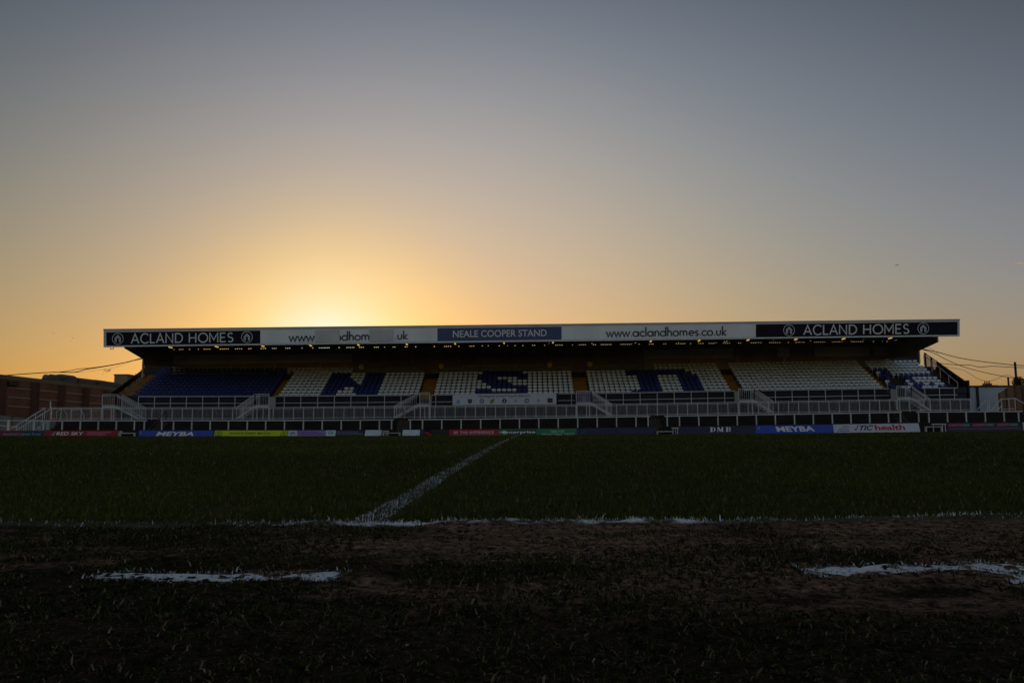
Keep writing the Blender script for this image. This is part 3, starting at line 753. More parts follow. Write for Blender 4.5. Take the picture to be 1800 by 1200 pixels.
me2 = bpy.data.meshes.new('rear_rows_of_seats'); me2.from_pydata(np.concatenate(va).tolist(), [], fa); me2.materials.append(M['seat_white']); me2.materials.append(M['seat_blue'])
me2.polygons.foreach_set('material_index', mi); me2.update()
o = bpy.data.objects.new('rear_rows_of_seats', me2); COL.objects.link(o)
tag(o, 'white and blue plastic seats of the third row and all rows behind', 'seats', kind='stuff')

# added glowing strips standing in for sunlight leaking through under the roof edge
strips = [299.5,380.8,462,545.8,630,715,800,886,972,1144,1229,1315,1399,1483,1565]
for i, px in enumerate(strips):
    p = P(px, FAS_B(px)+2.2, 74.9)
    o = empty('strip_light', (p.x, 74.9, p.z), f"amber glowing strip under the roof edge, {ORD[i]} of fifteen from the left", 'strip light', 'amber strips under the roof edge')  # no real lamp: added strip standing in for sunlight at the roof edge
    mb = MB(); mb.box(p.x-.05, p.x+.05, 74.6, 75.25, p.z-.03, p.z+.05); mb.build('tube', M['amber'], o)  # glowing box painted in for sunlight on a beam end
    mb = MB(); mb.box(p.x-.07, p.x+.07, 74.55, 75.3, p.z+.052, p.z+.12); mb.box(p.x-.01, p.x+.01, 74.9, 74.94, p.z+.12, 9.2); mb.build('housing', M['dark_steel'], o)  # added casing and hanger that hold the painted glint

# ------------------------------------------------------------------ rails along the front of the seats
def post_rail(name, label, cat, group, px0, px1, posts, tfn, Y, w, rails, postlen, m, long=()):
    a, b = P(px0, tfn(px0), Y), P(px1, tfn(px1), Y)
    o = empty(name, ((a.x+b.x)/2, Y, a.z-1), label, cat, group)
    for dyp, th in rails:
        mb = MB(); xs_ = np.linspace(px0, px1, max(3, int((px1-px0)/40)+2))
        for u, v in zip(xs_[:-1], xs_[1:]): mb.bar(P(u, tfn(u)+dyp, Y), P(v, tfn(v)+dyp, Y), th)
        mb.build('rail', m, o)
    for px in posts:
        mb = MB(); t = P(px, tfn(px)+.3, Y+w*.55); L = postlen+(7 if px in long else 0)
        q = P(px, tfn(px)+L, Y+w*.55); mb.box(t.x-w/2, t.x+w/2, Y, Y+w, q.z, t.z); mb.build('post', m, o)
    return o
secn = ['plain blue block', 'block with the blue letter N', 'middle block', 'block with the blue arch', 'all white block', 'mixed block at the right end']
g = 'white rails along the front of the seats'
spans = [(243,446,[243.7,272,300,328,356.5,385,413.4]), (484.5,722,[500,529,558.5,588,617,646.5,676,705]), (758.5,794,[766]), (981,1011,[1004.5]),
         (1042,1292,[1065.5,1095.5,1125,1155,1185,1214.7,1243.8,1273.5]), (1338,1563,[1362.5,1392,1421,1450.5,1479.7,1508,1537]), (1620,1683,[1625,1651,1677])]
labs = [f'low white two-bar rail in front of the {secn[0]}', f'low white two-bar rail in front of the {secn[1]}', 'short white rail between the third stair and the youth banner',
        'short white rail between the youth banner and the fourth stair', f'low white two-bar rail in front of the {secn[3]}', f'low white two-bar rail in front of the {secn[4]}', f'low white two-bar rail in front of the {secn[5]}']
for (a, b, ps), lb in zip(spans, labs):
    post_rail('guard_rail', lb, 'guard rail', g, a, b, ps, RAIL_T, 79.9, .055, [(0,.07),(12,.05)], 22, M['white_paint'])
# youth banner
a0, a1 = 795.5, 978
bt = lambda x: RAIL_T(x)-1.2; bb = lambda x: RAIL_T(x)+18.3
p = P(a0, bb(a0), 79.8)
bn = empty('banner', (P(887,700,79.8).x, 79.8, p.z), 'white banner headed Hartlepool United Youth Alliance above a row of nine emblems', 'banner')
fpan('sheet', M['b_pale'], a0, a1, bt, bb, 79.8, th=.03, parent=bn)
put_text('lettering', 'Hartlepool United Youth Alliance', 841, 931.5, bt(841)+1.6, bt(841)+7.4, 79.77, M['t_navy'], bn, bold=.0, slope=-.0085)
yc = lambda x: bt(x)+12.8
def disc(cx, cy, r, Y, n=14): return [(cx+r*math.cos(t_), cy+r*math.sin(t_)) for t_ in np.linspace(0, 2*math.pi, n, endpoint=False)][::-1]
ems = [(805.5,'t_skyblue','tower'),(826,'t_faint','shield'),(847,'t_navy','ring'),(865.5,'t_leaf','leaf'),(886.5,'t_navy','disc'),(906.5,'t_skyblue','blob'),(926,'t_navy','ring'),(947,'t_skyblue','blob'),(967,'t_navy','square')]
for i, (cx, mm, sh) in enumerate(ems):
    mb = MB(); cy = yc(cx); Y = 79.77
    if sh == 'tower': flat(mb, [(cx-2,cy-3.5),(cx+2,cy-3.5),(cx+4,cy+4),(cx-4,cy+4)], Y)
    elif sh == 'shield': flat(mb, [(cx-4,cy-4),(cx+4,cy-4),(cx+3.6,cy+2),(cx,cy+4.5),(cx-3.6,cy+2)], Y)
    elif sh == 'leaf': flat(mb, [(cx+4,cy-4.5),(cx+2.5,cy+2),(cx-1,cy+4.5),(cx-4,cy+4),(cx-3.4,cy-2)], Y)
    elif sh == 'square': flat(mb, [(cx-4.6,cy-4),(cx+4.6,cy-4),(cx+4.6,cy+4),(cx-4.6,cy+4)], Y)
    elif sh == 'ring':
        Lp, Rp = stroke_poly([(cx+3.4*math.cos(t_), cy+3.4*math.sin(t_)) for t_ in np.linspace(0, 2*math.pi, 17)], 1.3)
        for k in range(16): flat(mb, [Lp[k],Rp[k],Rp[k+1],Lp[k+1]], Y)
        flat(mb, [(cx-1.6,cy-.6),(cx,cy+.7),(cx+1.6,cy-1),(cx+1.2,cy-1.6),(cx,cy-.4),(cx-1.2,cy-1.4)], Y-.004)
    elif sh == 'disc': flat(mb, disc(cx, cy, 4.2, Y), Y)
    else:
        flat(mb, disc(cx, cy, 2.4, Y, 7), Y)
        for k in range(6): flat(mb, disc(cx+3.2*math.cos(k), cy+3.0*math.sin(k), .8, Y, 6), Y-.001)
    e = mb.build('emblem', M[mm], bn)
    if sh == 'disc':
        mb = MB(); flat(mb, [(cx-.6,cy-2.4),(cx+.5,cy-2.4),(cx+.5,cy+.8),(cx+2.2,cy+1.2),(cx+1.8,cy+2),(cx-1.8,cy+2),(cx-.6,cy+.8)], Y-.004); mb.build('emblem_mark', M['b_white'], bn)

# ------------------------------------------------------------------ terrace, walkway and balustrade
ZW = lambda px: P(px, FENCE_T(px)+20.5, 78.0).z
ter = empty('standing_terrace', (0, 76, 0), 'dark concrete standing terrace stepping up to the walkway below the seats', 'terrace')
x0t, x1t = P(78,740,75).x, P(1800,725,75).x+1.5
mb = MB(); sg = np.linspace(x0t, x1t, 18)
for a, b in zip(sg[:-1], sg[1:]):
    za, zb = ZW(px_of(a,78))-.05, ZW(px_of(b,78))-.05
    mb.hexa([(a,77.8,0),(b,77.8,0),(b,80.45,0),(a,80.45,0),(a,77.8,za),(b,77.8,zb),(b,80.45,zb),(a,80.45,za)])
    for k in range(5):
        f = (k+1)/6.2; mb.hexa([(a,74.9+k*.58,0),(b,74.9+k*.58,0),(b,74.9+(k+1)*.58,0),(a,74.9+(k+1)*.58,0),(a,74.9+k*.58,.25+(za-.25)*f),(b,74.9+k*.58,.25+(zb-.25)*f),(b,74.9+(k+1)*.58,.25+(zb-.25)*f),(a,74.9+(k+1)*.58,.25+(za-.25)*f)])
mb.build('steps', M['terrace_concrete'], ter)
GATES = [(258.7,281.6),(692,717.5),(1142.5,1168),(1585,1610)]
wallx = [78]+[v for q in GATES for v in q]+[1800]
for i in range(0, len(wallx), 2):
    mb = MB(); sg = np.linspace(wallx[i], wallx[i+1], 6)
    for u, v in zip(sg[:-1], sg[1:]):
        a = P(u, HOARD_T(u)-1, 74.2); b = P(v, HOARD_T(v)-1, 74.2)
        mb.hexa([(a.x,74.1,0),(b.x,74.1,0),(b.x,74.3,0),(a.x,74.3,0),(a.x,74.1,a.z),(b.x,74.1,b.z),(b.x,74.3,b.z),(a.x,74.3,a.z)])
    mb.build('low_wall', M['terrace_concrete'], ter)
for (a, b) in GATES:
    A, B = P(a+2, 750, 75).x, P(b-2, 750, 75).x
    mb = MB()
    for k in range(6): mb.box(A, B, 74.3+k*.5, 74.8+k*.5, .0, .22+.27*k)
    mb.build('gangway_steps', M['concrete'], ter)
    mb = MB()
    xm = (A+B)/2-.1
    mb.bar((xm,74.3,.9), (xm,77.6,2.5), .05); mb.bar((xm,74.3,.1), (xm,74.3,.9), .05); mb.bar((xm,77.6,1.5), (xm,77.6,2.5), .05)
    mb.build('handrail', M['ochre_rail'], ter)
# perimeter rails
PR = [(60,258.7,[61,78,110,141.8,173.4,205,236.8,254.2],(236.8,)),
      (281.6,692,[285,305.5,337.6,370,402,435,467.4,500.5,533.5,566.7,600,633.5,667,688.5],(688.5,)),
      (717.5,1142.5,[721.3,742.7,776.7,810.6,845,879,913,947,981,1015.3,1049.5,1083.6,1117.7,1139],()),
      (1168,1585,[1172.5,1194,1228,1261.6,1295.4,1329,1362.4,1396,1429,1462.4,1495,1528,1561,1582],(1172.5,)),
      (1610,1797,[1614,1632,1664.6,1697.6,1731,1764,1789.6],(1632,))]
pl = ['leftmost stretch of white post and rail behind the red boards', 'white post and rail from the first gap to the second gap, behind the lime board',
      'white post and rail along the middle, behind the red and green boards', 'white post and rail from the third gap to the fourth gap, behind the MEYBA board',
      'rightmost stretch of white post and rail, ending below the timber fence']
for (a, b, ps, lg), lb in zip(PR, pl):
    post_rail('perimeter_rail', lb, 'railing', 'white post and rail stretches round the pitch', a, b, ps, PER_T, 74.15, .10, [(.8,.09)], 18.8, M['old_white_paint'], lg)
# balustrade
bal = empty('walkway_balustrade', (0, 78, 1.8), 'long white baluster railing along the raised walkway below the seats', 'railing')
pp = list(np.arange(90, 1716, 17.75))
for u, v in zip(pp[:-1], pp[1:]):
    mb = MB(); Y = 78.0
    for dy_, th in ((0,.055),(2.2,.035),(19.2,.045)):
        mb.bar(P(u,FENCE_T(u)+dy_,Y), P(v,FENCE_T(v)+dy_,Y), th)
    for k in range(1, 8):
        x = u+(v-u)*k/8; t = P(x, FENCE_T(x)+2.2, Y); q = P(x, FENCE_T(x)+19.2, Y); mb.box(t.x-.0065, t.x+.0065, Y-.0065, Y+.0065, q.z, t.z)
    mb.build('baluster_panel', M['white_paint'], bal)
for i, u in enumerate(pp):
    if i % 1 == 0:
        mb = MB(); t = P(u, FENCE_T(u)-.2, 78.05); q = P(u, FENCE_T(u)+21.3, 78.05); mb.box(t.x-.03, t.x+.03, 78.03, 78.09, q.z, t.z); mb.build('post', M['white_paint'], bal)

# stairs up to the seating aisles
def stair(a, b, foot, side_panel, lab, sign=False):
    d = 1 if foot > b else -1
    hi = b if d > 0 else a                            # px where the flight leaves the landing
    yl = lambda x: FENCE_T(x)-3; Yn, Yf = 78.5, 79.75
    L0, L1 = P(a, yl(a), Yn), P(b, yl(b), Yn); fb = P(foot, FENCE_T(foot)+20, Yn); Ph = P(hi, yl(hi), Yn)
    o = empty('access_stair', ((L0.x+L1.x)/2, 79.1, fb.z), lab, 'stair', 'white stairs from the walkway up to the seats')
    mb = MB(); zt = L0.z; zb = L1.z
    mb.hexa([(L0.x,Yn,zt-.14),(L1.x,Yn,zb-.14),(L1.x,80.3,zb-.14),(L0.x,80.3,zt-.14),(L0.x,Yn,zt),(L1.x,Yn,zb),(L1.x,80.3,zb),(L0.x,80.3,zt)])
    mb.build('landing', M['old_white_paint'], o)
    n = 6
    for Y in (Yn, Yf):
        mb = MB(); mb.bar((Ph.x,Y,Ph.z-.1), (fb.x-d*.1,Y,fb.z+.04), .05, .15); mb.build('stringer', M['white_paint'], o)
    mb = MB()
    for k in range(n):
        x = Ph.x+(fb.x-Ph.x)*(k+.5)/n; z = Ph.z+(fb.z-Ph.z)*(k+.6)/n; mb.box(x-.15, x+.15, Yn+.03, Yf-.03, z-.02, z+.02)
    mb.build('treads', M['old_white_paint'], o)
    # balustrades either side
    for Y in (Yn, Yf):
        mb = MB(); H = 1.08
        t0 = Vector((Ph.x,Y,Ph.z+H)); t1 = Vector((fb.x,Y,fb.z+H))
        mb.bar(t0, t1, .055); mb.bar(t0-Vector((0,0,.16)), t1-Vector((0,0,.16)), .035); mb.bar(t0-Vector((0,0,H-.08)), t1-Vector((0,0,H-.08)), .035)
        nbal = 13
        for k in range(nbal+1):
            p_ = t0.lerp(t1, k/nbal); th = .02 if k not in (0, nbal) else .055
            mb.box(p_.x-th/2, p_.x+th/2, Y-th/2, Y+th/2, p_.z-H+(.05 if 0<k<nbal else -.05), p_.z)
        mb.build('flight_balustrade', M['white_paint'], o)
    mb = MB()
    e0, e1 = (L0, L1)
    for dz, th in ((1.08,.055),(.92,.035),(.07,.04)): mb.bar(e0+Vector((0,0,dz)), e1+Vector((0,0,dz)), th)
    for k in range(9):
        p_ = e0.lerp(e1, k/8); th = .018 if 0 < k < 8 else .055
        mb.box(p_.x-th/2, p_.x+th/2, Yn-th/2, Yn+th/2, p_.z, p_.z+1.08)
    mb.build('landing_balustrade', M['white_paint'], o)
    outer = L0 if d > 0 else L1
    mb = MB()
    mb.box(outer.x-.09, outer.x+.09, Yn+.1, Yn+.28, ZW(a)-.05, zt-.141); xx = L1.x-.2 if d > 0 else L0.x+.2
    mb.box(xx-.05, xx+.05, Yn+.1, Yn+.2, ZW(a)-.05, zt-.141); mb.build('leg', M['old_white_paint'], o)
    if side_panel:
        s0, s1 = side_panel; A = P(s0, RAIL_T(s0)+1, 79.3); B = P(s1, RAIL_T(s1)+19, 79.3)
        mb = MB(); mb.box(min(A.x,B.x), max(A.x,B.x), 79.28, 79.36, B.z, A.z); mb.build('end_panel', M['grey_cladding'], o)
    if sign:
        A = P(a+1.5, yl(a)-19.5, Yn+.1); B = P(b-.5, yl(b)-1.5, Yn+.1)
        mb = MB(); mb.box(A.x, B.x, Yn+.05, Yn+.08, B.z, A.z); s = mb.build('sign_panel', M['purple_sign'], o)
        mb = MB(); cx = (a+b)/2
        cy = yl(a)-8
        for (u, v, w, h) in ((cx-.6,cy-5,1.4,1.8),(cx-3.2,cy-2,2.0,1.2),(cx-.8,cy-1.8,1.6,4.2),(cx+1.2,cy-1,2.4,1.3),(cx-3.4,cy+1,2.2,1.2),(cx-2.6,cy+3,5.4,1.4),(cx+2,cy+1.5,1.8,1.4)):
            flat(mb, [(u,v),(u+w,v),(u+w,v+h),(u,v+h)], Yn+.04)
        mb.build('pictogram', M['t_dim'], s)
stair(179.5, 203, 245, None, 'white stair at the left end of the stand beside the plain blue seats')
stair(447.7, 472.5, 415.6, (473.5,484), 'white stair between the plain blue block and the letter N block')
stair(734.9, 755, 693, (756,758.5), 'white stair left of the youth banner')
stair(1013.3, 1040, 1075.7, None, 'white stair with a purple sign, right of the youth banner', sign=True)
stair(1299, 1326.6, 1359.6, (1291,1298.5), 'white stair between the blue arch block and the all white block')
stair(1577, 1602.8, 1635.8, (1565,1576.5), 'white stair in front of the mixed seats at the right end')
# sloping side screens of the stand
def screen(lab, Xs, ya, za, yb_, zb_, depth, m, solid):
    o = empty('side_screen', (Xs, (ya+yb_)/2, za-1), lab, 'screen')
    mb = MB(); mb.hexa([(Xs-.04,ya,za-depth),(Xs+.04,ya,za-depth),(Xs+.04,yb_,zb_-depth),(Xs-.04,yb_,zb_-depth),(Xs-.04,ya,za),(Xs+.04,ya,za),(Xs+.04,yb_,zb_),(Xs-.04,yb_,zb_)])
    mb.build('panel', m, o)
    for k in range(7):
        t = k/6; y = ya+(yb_-ya)*t; z = za+(zb_-za)*t
        mb = MB(); mb.box(Xs-.11, Xs-.042, y-.03, y+.03, z-(1.5 if solid else .95), z+.05); mb.build('post', M['dark_steel'], o)
    return o
lp0, lp1 = P(190,690,82.5), P(252,643,90.0)
screen('thin dark sloping screen at the left end of the stand', -41.0, 82.5, lp0.z, 90, lp1.z, .55, M['black_trim'], False)
rp0, rp1 = P(1684,669,81.0), P(1619,620,88.7)
screen('deep black sloping screen at the right end of the stand', 41.2, 81, rp0.z, 88.7, rp1.z, 1.7, M['black_trim'], True)
mb = MB(); a_ = P(1684,669,81); mb.box(41.13, 41.27, 80.3, 81.0, 1.5, a_.z); mb.box(39.8, 41.13, 80.6, 80.7, 1.8, zc(40)-.6); mb.build('end_wall', M['black_trim'], stand)
hr = empty('aisle_handrail', (40.4, 84, 4), 'thin grey handrail sloping up beside the mixed seats at the right end', 'handrail')
mb = MB(); q0 = Vector((40.5,81,zd(40,0)+1.0)); q1 = Vector((40.5,87.5,zd(40,9)+1.3)); mb.bar(q0, q1, .05); mb.build('rail', M['column_grey'], hr)
for k in range(5):
    mb = MB(); q = q0.lerp(q1, k/4); mb.bar(q, q-Vector((0,0,1.1)), .05); mb.build('post', M['column_grey'], hr)

# ------------------------------------------------------------------ advertising boards
HG = 'advertising boards along the far touchline'
HY = 73.0
def hoard(x0, x1, m, lab, lean=(0,0), name='advertising_board', group=HG, yoff=0.0, cat='advertising board'):
    mb = MB(); p = P((x0+x1)/2, 760, HY)
    o = empty(name, (p.x, HY, 0), lab, cat, group)
    n = max(1, int((x1-x0)/25)); xs_ = np.linspace(0, 1, n+1)
    def top(u): x = x0+lean[0]+(x1+lean[1]-x0-lean[0])*u; return P(x, HOARD_T(x)+yoff, HY)
    def bot(u):
        x = x0+(x1-x0)*u; q = P(x, 768, HY); q.z = .02; return q
    for u, v in zip(xs_[:-1], xs_[1:]):
        a, b, c, d_ = bot(u), bot(v), top(v), top(u); K = Vector((0,.05,0)); 
        mb.hexa([a,b,b+K,a+K,d_,c,c+K,d_+K])
    mb.build('face', m, o)
    mb = MB()
    for u in (.15, .85):
        t = top(u); b = bot(u); mb.bar((t.x,HY+.06,t.z-.1), (t.x,HY+.5,.02), .04)
    mb.build('strut', M['dark_steel'], o)
    return o
def ht(x, f): return HOARD_T(x)+f
SY = HY-.01
def line_slope(x0, x1): return (HOARD_T(x1)-HOARD_T(x0))/(x1-x0)

o = hoard(-12, 42, M['b_maroon'], 'maroon board lettered National League Trust at the far left')
hoardT = put_text('lettering', 'National League Trust', 5, 72, 760.6, 765.6, SY-.06, M['t_skyblue'], o, bold=.015, shear=.3)
o2 = hoard(42.1, 78, M['b_teal'], 'dark teal board end beside the maroon board')
o = hoard(78.2, 206, M['b_red'], 'dark red board lettered RED SKY with two lines of small print', lean=(0,3))
put_text('lettering', '1', 90.5, 98, 759, 765.5, SY, M['t_dim'], o, bold=.04, shear=.3)
put_text('lettering', 'RED SKY', 98.5, 147, 758.8, 764.6, SY, M['t_white'], o, bold=.012, shear=.25)
dashes('small_print', 154, 194, 758.6, 2.0, SY, M['t_pink'], o); dashes('small_print', 152, 186, 762, 2.2, SY, M['t_pink'], o)
def meyba(x0, x1, lx0, lx1, lab, lean, emb, sh, yb):
    o = hoard(x0, x1, M['b_blue'], lab, lean=lean); s = line_slope(x0, x1)
    put_text('lettering', 'MEYBA', lx0, lx1, ht(lx0,2.2), ht(lx0,yb), SY, M['t_white'], o, bold=.028, shear=sh, slope=s)
    mb = MB(); cx, cy = emb, ht(emb, 4.6)
    for k in range(4):
        a = k*math.pi/2+.78; flat(mb, disc(cx+1.9*math.cos(a), cy+1.7*math.sin(a), 1.0, SY, 6), SY-.001*k)
    mb.build('emblem', M['t_dim'], o)
meyba(242, 373, 274, 340, 'bright blue MEYBA board left of the lime board', (2.5,3), 247, .28, 9.6)
o = hoard(375, 505, M['b_lime'], 'lime board lettered WATCH EVERY MATCH', lean=(3,3))
put_text('lettering', 'WATCH EVERY MATCH', 404.5, 476, ht(404,3.0), ht(404,7.0), SY, M['t_black'], o, bold=.02, track=1.12, shear=.25)
for a in (376.5, 491.5):
    mb = MB(); P_ = [(a+3.5,ht(a,1.9)),(a+14.5,ht(a,1.9)),(a+12.5,ht(a,9.6)),(a+1,ht(a,9.6)),(a+3.5,ht(a,1.9))]
    Lp, Rp = stroke_poly(P_, .8)
    for i in range(4): flat(mb, [Lp[i],Rp[i],Rp[i+1],Lp[i+1]], SY)
    e = mb.build('square_emblem', M['t_black'], o)
    put_text('emblem_lettering', 'DA', a+5, a+11.5, ht(a,3), ht(a,5.3), SY-.004, M['t_black'], e, bold=.02, shear=.2)
    put_text('emblem_lettering', 'ZN', a+4, a+10.5, ht(a,6.2), ht(a,8.8), SY-.004, M['t_black'], e, bold=.02, shear=.2)
o = hoard(505.5, 522, M['b_pale'], 'narrow pale board with a lilac swirl beside the lime board', lean=(2,0))
mb = MB(); flat(mb, [(510,ht(510,5)),(513,ht(510,2.5)),(518,ht(510,3)),(520,ht(510,7)),(516,ht(510,5.5)),(511,ht(510,8))], SY); mb.build('swirl', M['b_lilac'], o)
o = hoard(522.2, 572.8, M['b_lilac'], 'lilac board with two lines of purple small print')
dashes('small_print', 525, 560, ht(530,2.6), 1.3, SY, M['t_purple'], o, gap=.4); dashes('small_print', 525, 570, ht(530,5.8), 1.3, SY, M['t_purple'], o, gap=.4)
o = hoard(573, 588.5, M['b_white'], 'narrow white board with a round black emblem', lean=(0,2))
Lp, Rp = stroke_poly([(580+2.6*math.cos(t_), ht(580,4.4)+2.4*math.sin(t_)) for t_ in np.linspace(0, 2*math.pi, 13)], .9)
mb = MB()
for i in range(12): flat(mb, [Lp[i],Rp[i],Rp[i+1],Lp[i+1]], SY)
mb.build('round_emblem', M['t_black'], o)
mb = MB(); flat(mb, [(583.2,ht(583,3)),(585.4,ht(583,2.4)),(586,ht(583,5)),(583.8,ht(583,6.6))], SY); mb.build('emblem_mark', M['t_green'], o)
o = hoard(590.6, 639, M['b_navy'], 'navy board with two pale lines of small print left of the blank white board')
dashes('small_print', 592, 630, ht(600,2.6), .8, SY, M['t_dim'], o); dashes('small_print', 592, 638, ht(600,5.6), 1.1, SY, M['t_dim'], o)
hoard(640, 669.5, M['b_white'], 'blank white board left of the gangway with the low bench', lean=(2.5,1.5), cat='board')
hoard(706, 737, M['b_white'], 'blank white board right of the gangway with the low bench', lean=(2.5,1.5), cat='board')
hoard(739, 746, M['b_navy'], 'narrow navy board end beside the red bag', cat='board')
hoard(757.5, 789.5, M['b_black'], 'plain near-black board left of the red board', cat='board')
o = hoard(790, 876.5, M['b_red2'], 'red board lettered BE THE DIFFERENCE'); s = line_slope(790, 876)
put_text('lettering', 'BE THE DIFFERENCE', 798, 868, ht(798,3.0), ht(798,7), SY, M['t_white'], o, bold=.0, track=1.18, slope=s)
dashes('small_print', 798, 868, ht(798,8.4), .8, SY, M['t_pink'], o, slope=s, gap=.3)
o = hoard(876.8, 943, M['b_green'], 'green board lettered enterprise on a black box'); s = line_slope(877, 943)
mb = MB(); flat(mb, [(891.5,ht(891,1.9)),(942,ht(942,1.7)),(942,ht(942,9.9)),(891.5,ht(891,9.9))], SY); bxx = mb.build('black_box', M['b_black'], o)
put_text('lettering', 'nterprise', 890.5, 941, ht(890,3.0), ht(890,9.3), SY-.006, M['t_white'], o, bold=.015, slope=s)
put_text('round_letter', 'e', 882.5, 890.5, ht(882,3.0), ht(882,8.0), SY-.006, M['t_white'], o, bold=.03, slope=s)
mb = MB(); flat(mb, [(878,ht(878,5)),(883,ht(883,5)),(883,ht(883,6)),(878,ht(878,6))], SY); mb.build('emblem_bar', M['t_white'], o)
o = hoard(943.2, 1014, M['b_green'], 'green board lettered HERE FOR THE NATIONAL LEAGUE'); s = line_slope(943, 1014)
put_text('lettering', 'HERE FOR', 968, 992, ht(968,3.0), ht(968,6.9), SY, M['t_mint'], o, bold=.005, track=1.15, slope=s)
put_text('lettering', 'THE NATIONAL LEAGUE', 952, 1009, ht(952,8.0), ht(952,11.8), SY, M['t_mint'], o, bold=.005, track=1.15, slope=s)
o = hoard(1014.3, 1083, M['b_navy'], 'dark navy board with a faint ringed emblem right of the green boards')
put_text('faint_lettering', 'AD', 1021, 1031, ht(1021,3), ht(1021,9), SY, M['t_faint'], o)
dashes('faint_line', 1036, 1058, ht(1045,2.2), .7, SY, M['t_faint'], o, slope=-.017)
o = hoard(1083.6, 1153, M['b_navy'], 'dark navy board with faint lines left of the small white bench')
dashes('faint_line', 1087, 1150, ht(1090,6), .8, SY, M['t_faint'], o, slope=-.017)
o = hoard(1192, 1327.5, M['b_navy'], 'dark navy board lettered DMB')
def serif(name, x0, x1, yt, yb, s, par):
    """fat serif letters D M B"""
    mb = MB(); W = (x1-x0)
    def Q(pts, k=0): flat(mb, [(x0+u*W, yb+(yt-yb)*v+s*u*W) for u, v in pts], SY-.001*k)
    Q([(.0,1),(.0,.92),(.12,.92),(.12,1)],1); Q([(.0,0),(.12,0),(.12,.08),(.0,.08)],1); Q([(.03,.08),(.115,.08),(.115,.92),(.03,.92)])
    L_, R_ = stroke_poly([(.10,.95),(.17,.93),(.225,.75),(.24,.5),(.225,.25),(.17,.07),(.10,.05)], .06)
    for i in range(6): Q([L_[i],R_[i],R_[i+1],L_[i+1]],2)
    Q([(.34,0),(.42,0),(.42,.08),(.34,.08)]); Q([(.37,.08),(.385,.08),(.41,1),(.37,1)],1); Q([(.36,1),(.44,1),(.53,.25),(.49,.0)],2); Q([(.50,.0),(.515,.0),(.62,1),(.585,1)],3)
    Q([(.57,.08),(.64,.08),(.64,1),(.57,1)],4); Q([(.54,0),(.67,0),(.67,.08),(.54,.08)],5)
    Q([(.77,0),(.88,0),(.88,.08),(.77,.08)]); Q([(.77,.92),(.88,.92),(.88,1),(.77,1)]); Q([(.795,.08),(.87,.08),(.87,.92),(.795,.92)])
    for (c, h) in ((.75,.22),(.26,.25)):
        L_, R_ = stroke_poly([(.86,c+h-.04),(.94,c+h-.05),(.985,c+h*.45),(.985,c-h*.45),(.94,c-h+.05),(.86,c-h+.04)], .06)
        for i in range(5): Q([L_[i],R_[i],R_[i+1],L_[i+1]],3)
    return mb.build(name, M['t_white'], par)
serif('lettering', 1248, 1284, ht(1248,1.8), ht(1248,9.8), -.015, o)
dashes('small_print', 1238, 1283, ht(1238,11.8), .7, SY, M['t_faint'], o, slope=-.015)
meyba(1328, 1466, 1363, 1433, 'bright blue MEYBA board beside the white health board', (0,-3), 1333.5, -.22, 11.4)
o = hoard(1467, 1619.5, M['b_pale'], 'white board reading TIC health in navy and red', lean=(-3,-5)); s = line_slope(1470, 1610)
for k, (a, b) in enumerate(((1481,1492),(1479,1492),(1474,1493),(1472,1494))): dashes('small_print', a, b, ht(a, 2.2+k*2.9), 1.0 if k < 3 else 1.4, SY, M['t_navy'], o, slope=s)
mb = MB(); y_ = ht(1503,0)
flat(mb, [(1502,y_+7.5),(1503.4,y_+7.3),(1504.6,y_+9.4),(1507.2,y_+2.0),(1509.2,y_+1.9),(1505.4,y_+11.2),(1503.6,y_+11.2)], SY); mb.build('tick', M['t_red'], o)
put_text('lettering', 'TIC', 1511, 1535, ht(1511,2.2), ht(1511,11.4), SY, M['t_navy'], o, bold=.03, shear=.3, slope=s)
put_text('lettering', 'health', 1537, 1591.5, ht(1537,1.8), ht(1537,11.6), SY, M['t_red'], o, bold=.03, slope=s, shear=-.12)
o = hoard(1666, 1800, M['b_plum'], 'dark plum board with a repeated pink and green LOGOTOGO', lean=(-2.5,-3)); s = line_slope(1670, 1790)
for (a, b) in ((1668,1707),(1711,1750),(1753,1792)):
    c = a+(b-a)*.62
    put_text('lettering', 'LOGOTO', a, c, ht(a,1.8), ht(a,6), SY, M['t_pink'], o, bold=.03, slope=s)
    put_text('lettering', 'GO', c+.8, b-3, ht(c,1.8), ht(c,6), SY, M['t_green'], o, bold=.03, slope=s)
dashes('small_print', 1670, 1792, ht(1670,10), .8, SY, M['t_dim'], o, slope=s)
hoard(1800.5, 1830, M['b_cyan'], 'pale cyan board cut by the edge of the picture', lean=(-3,0))

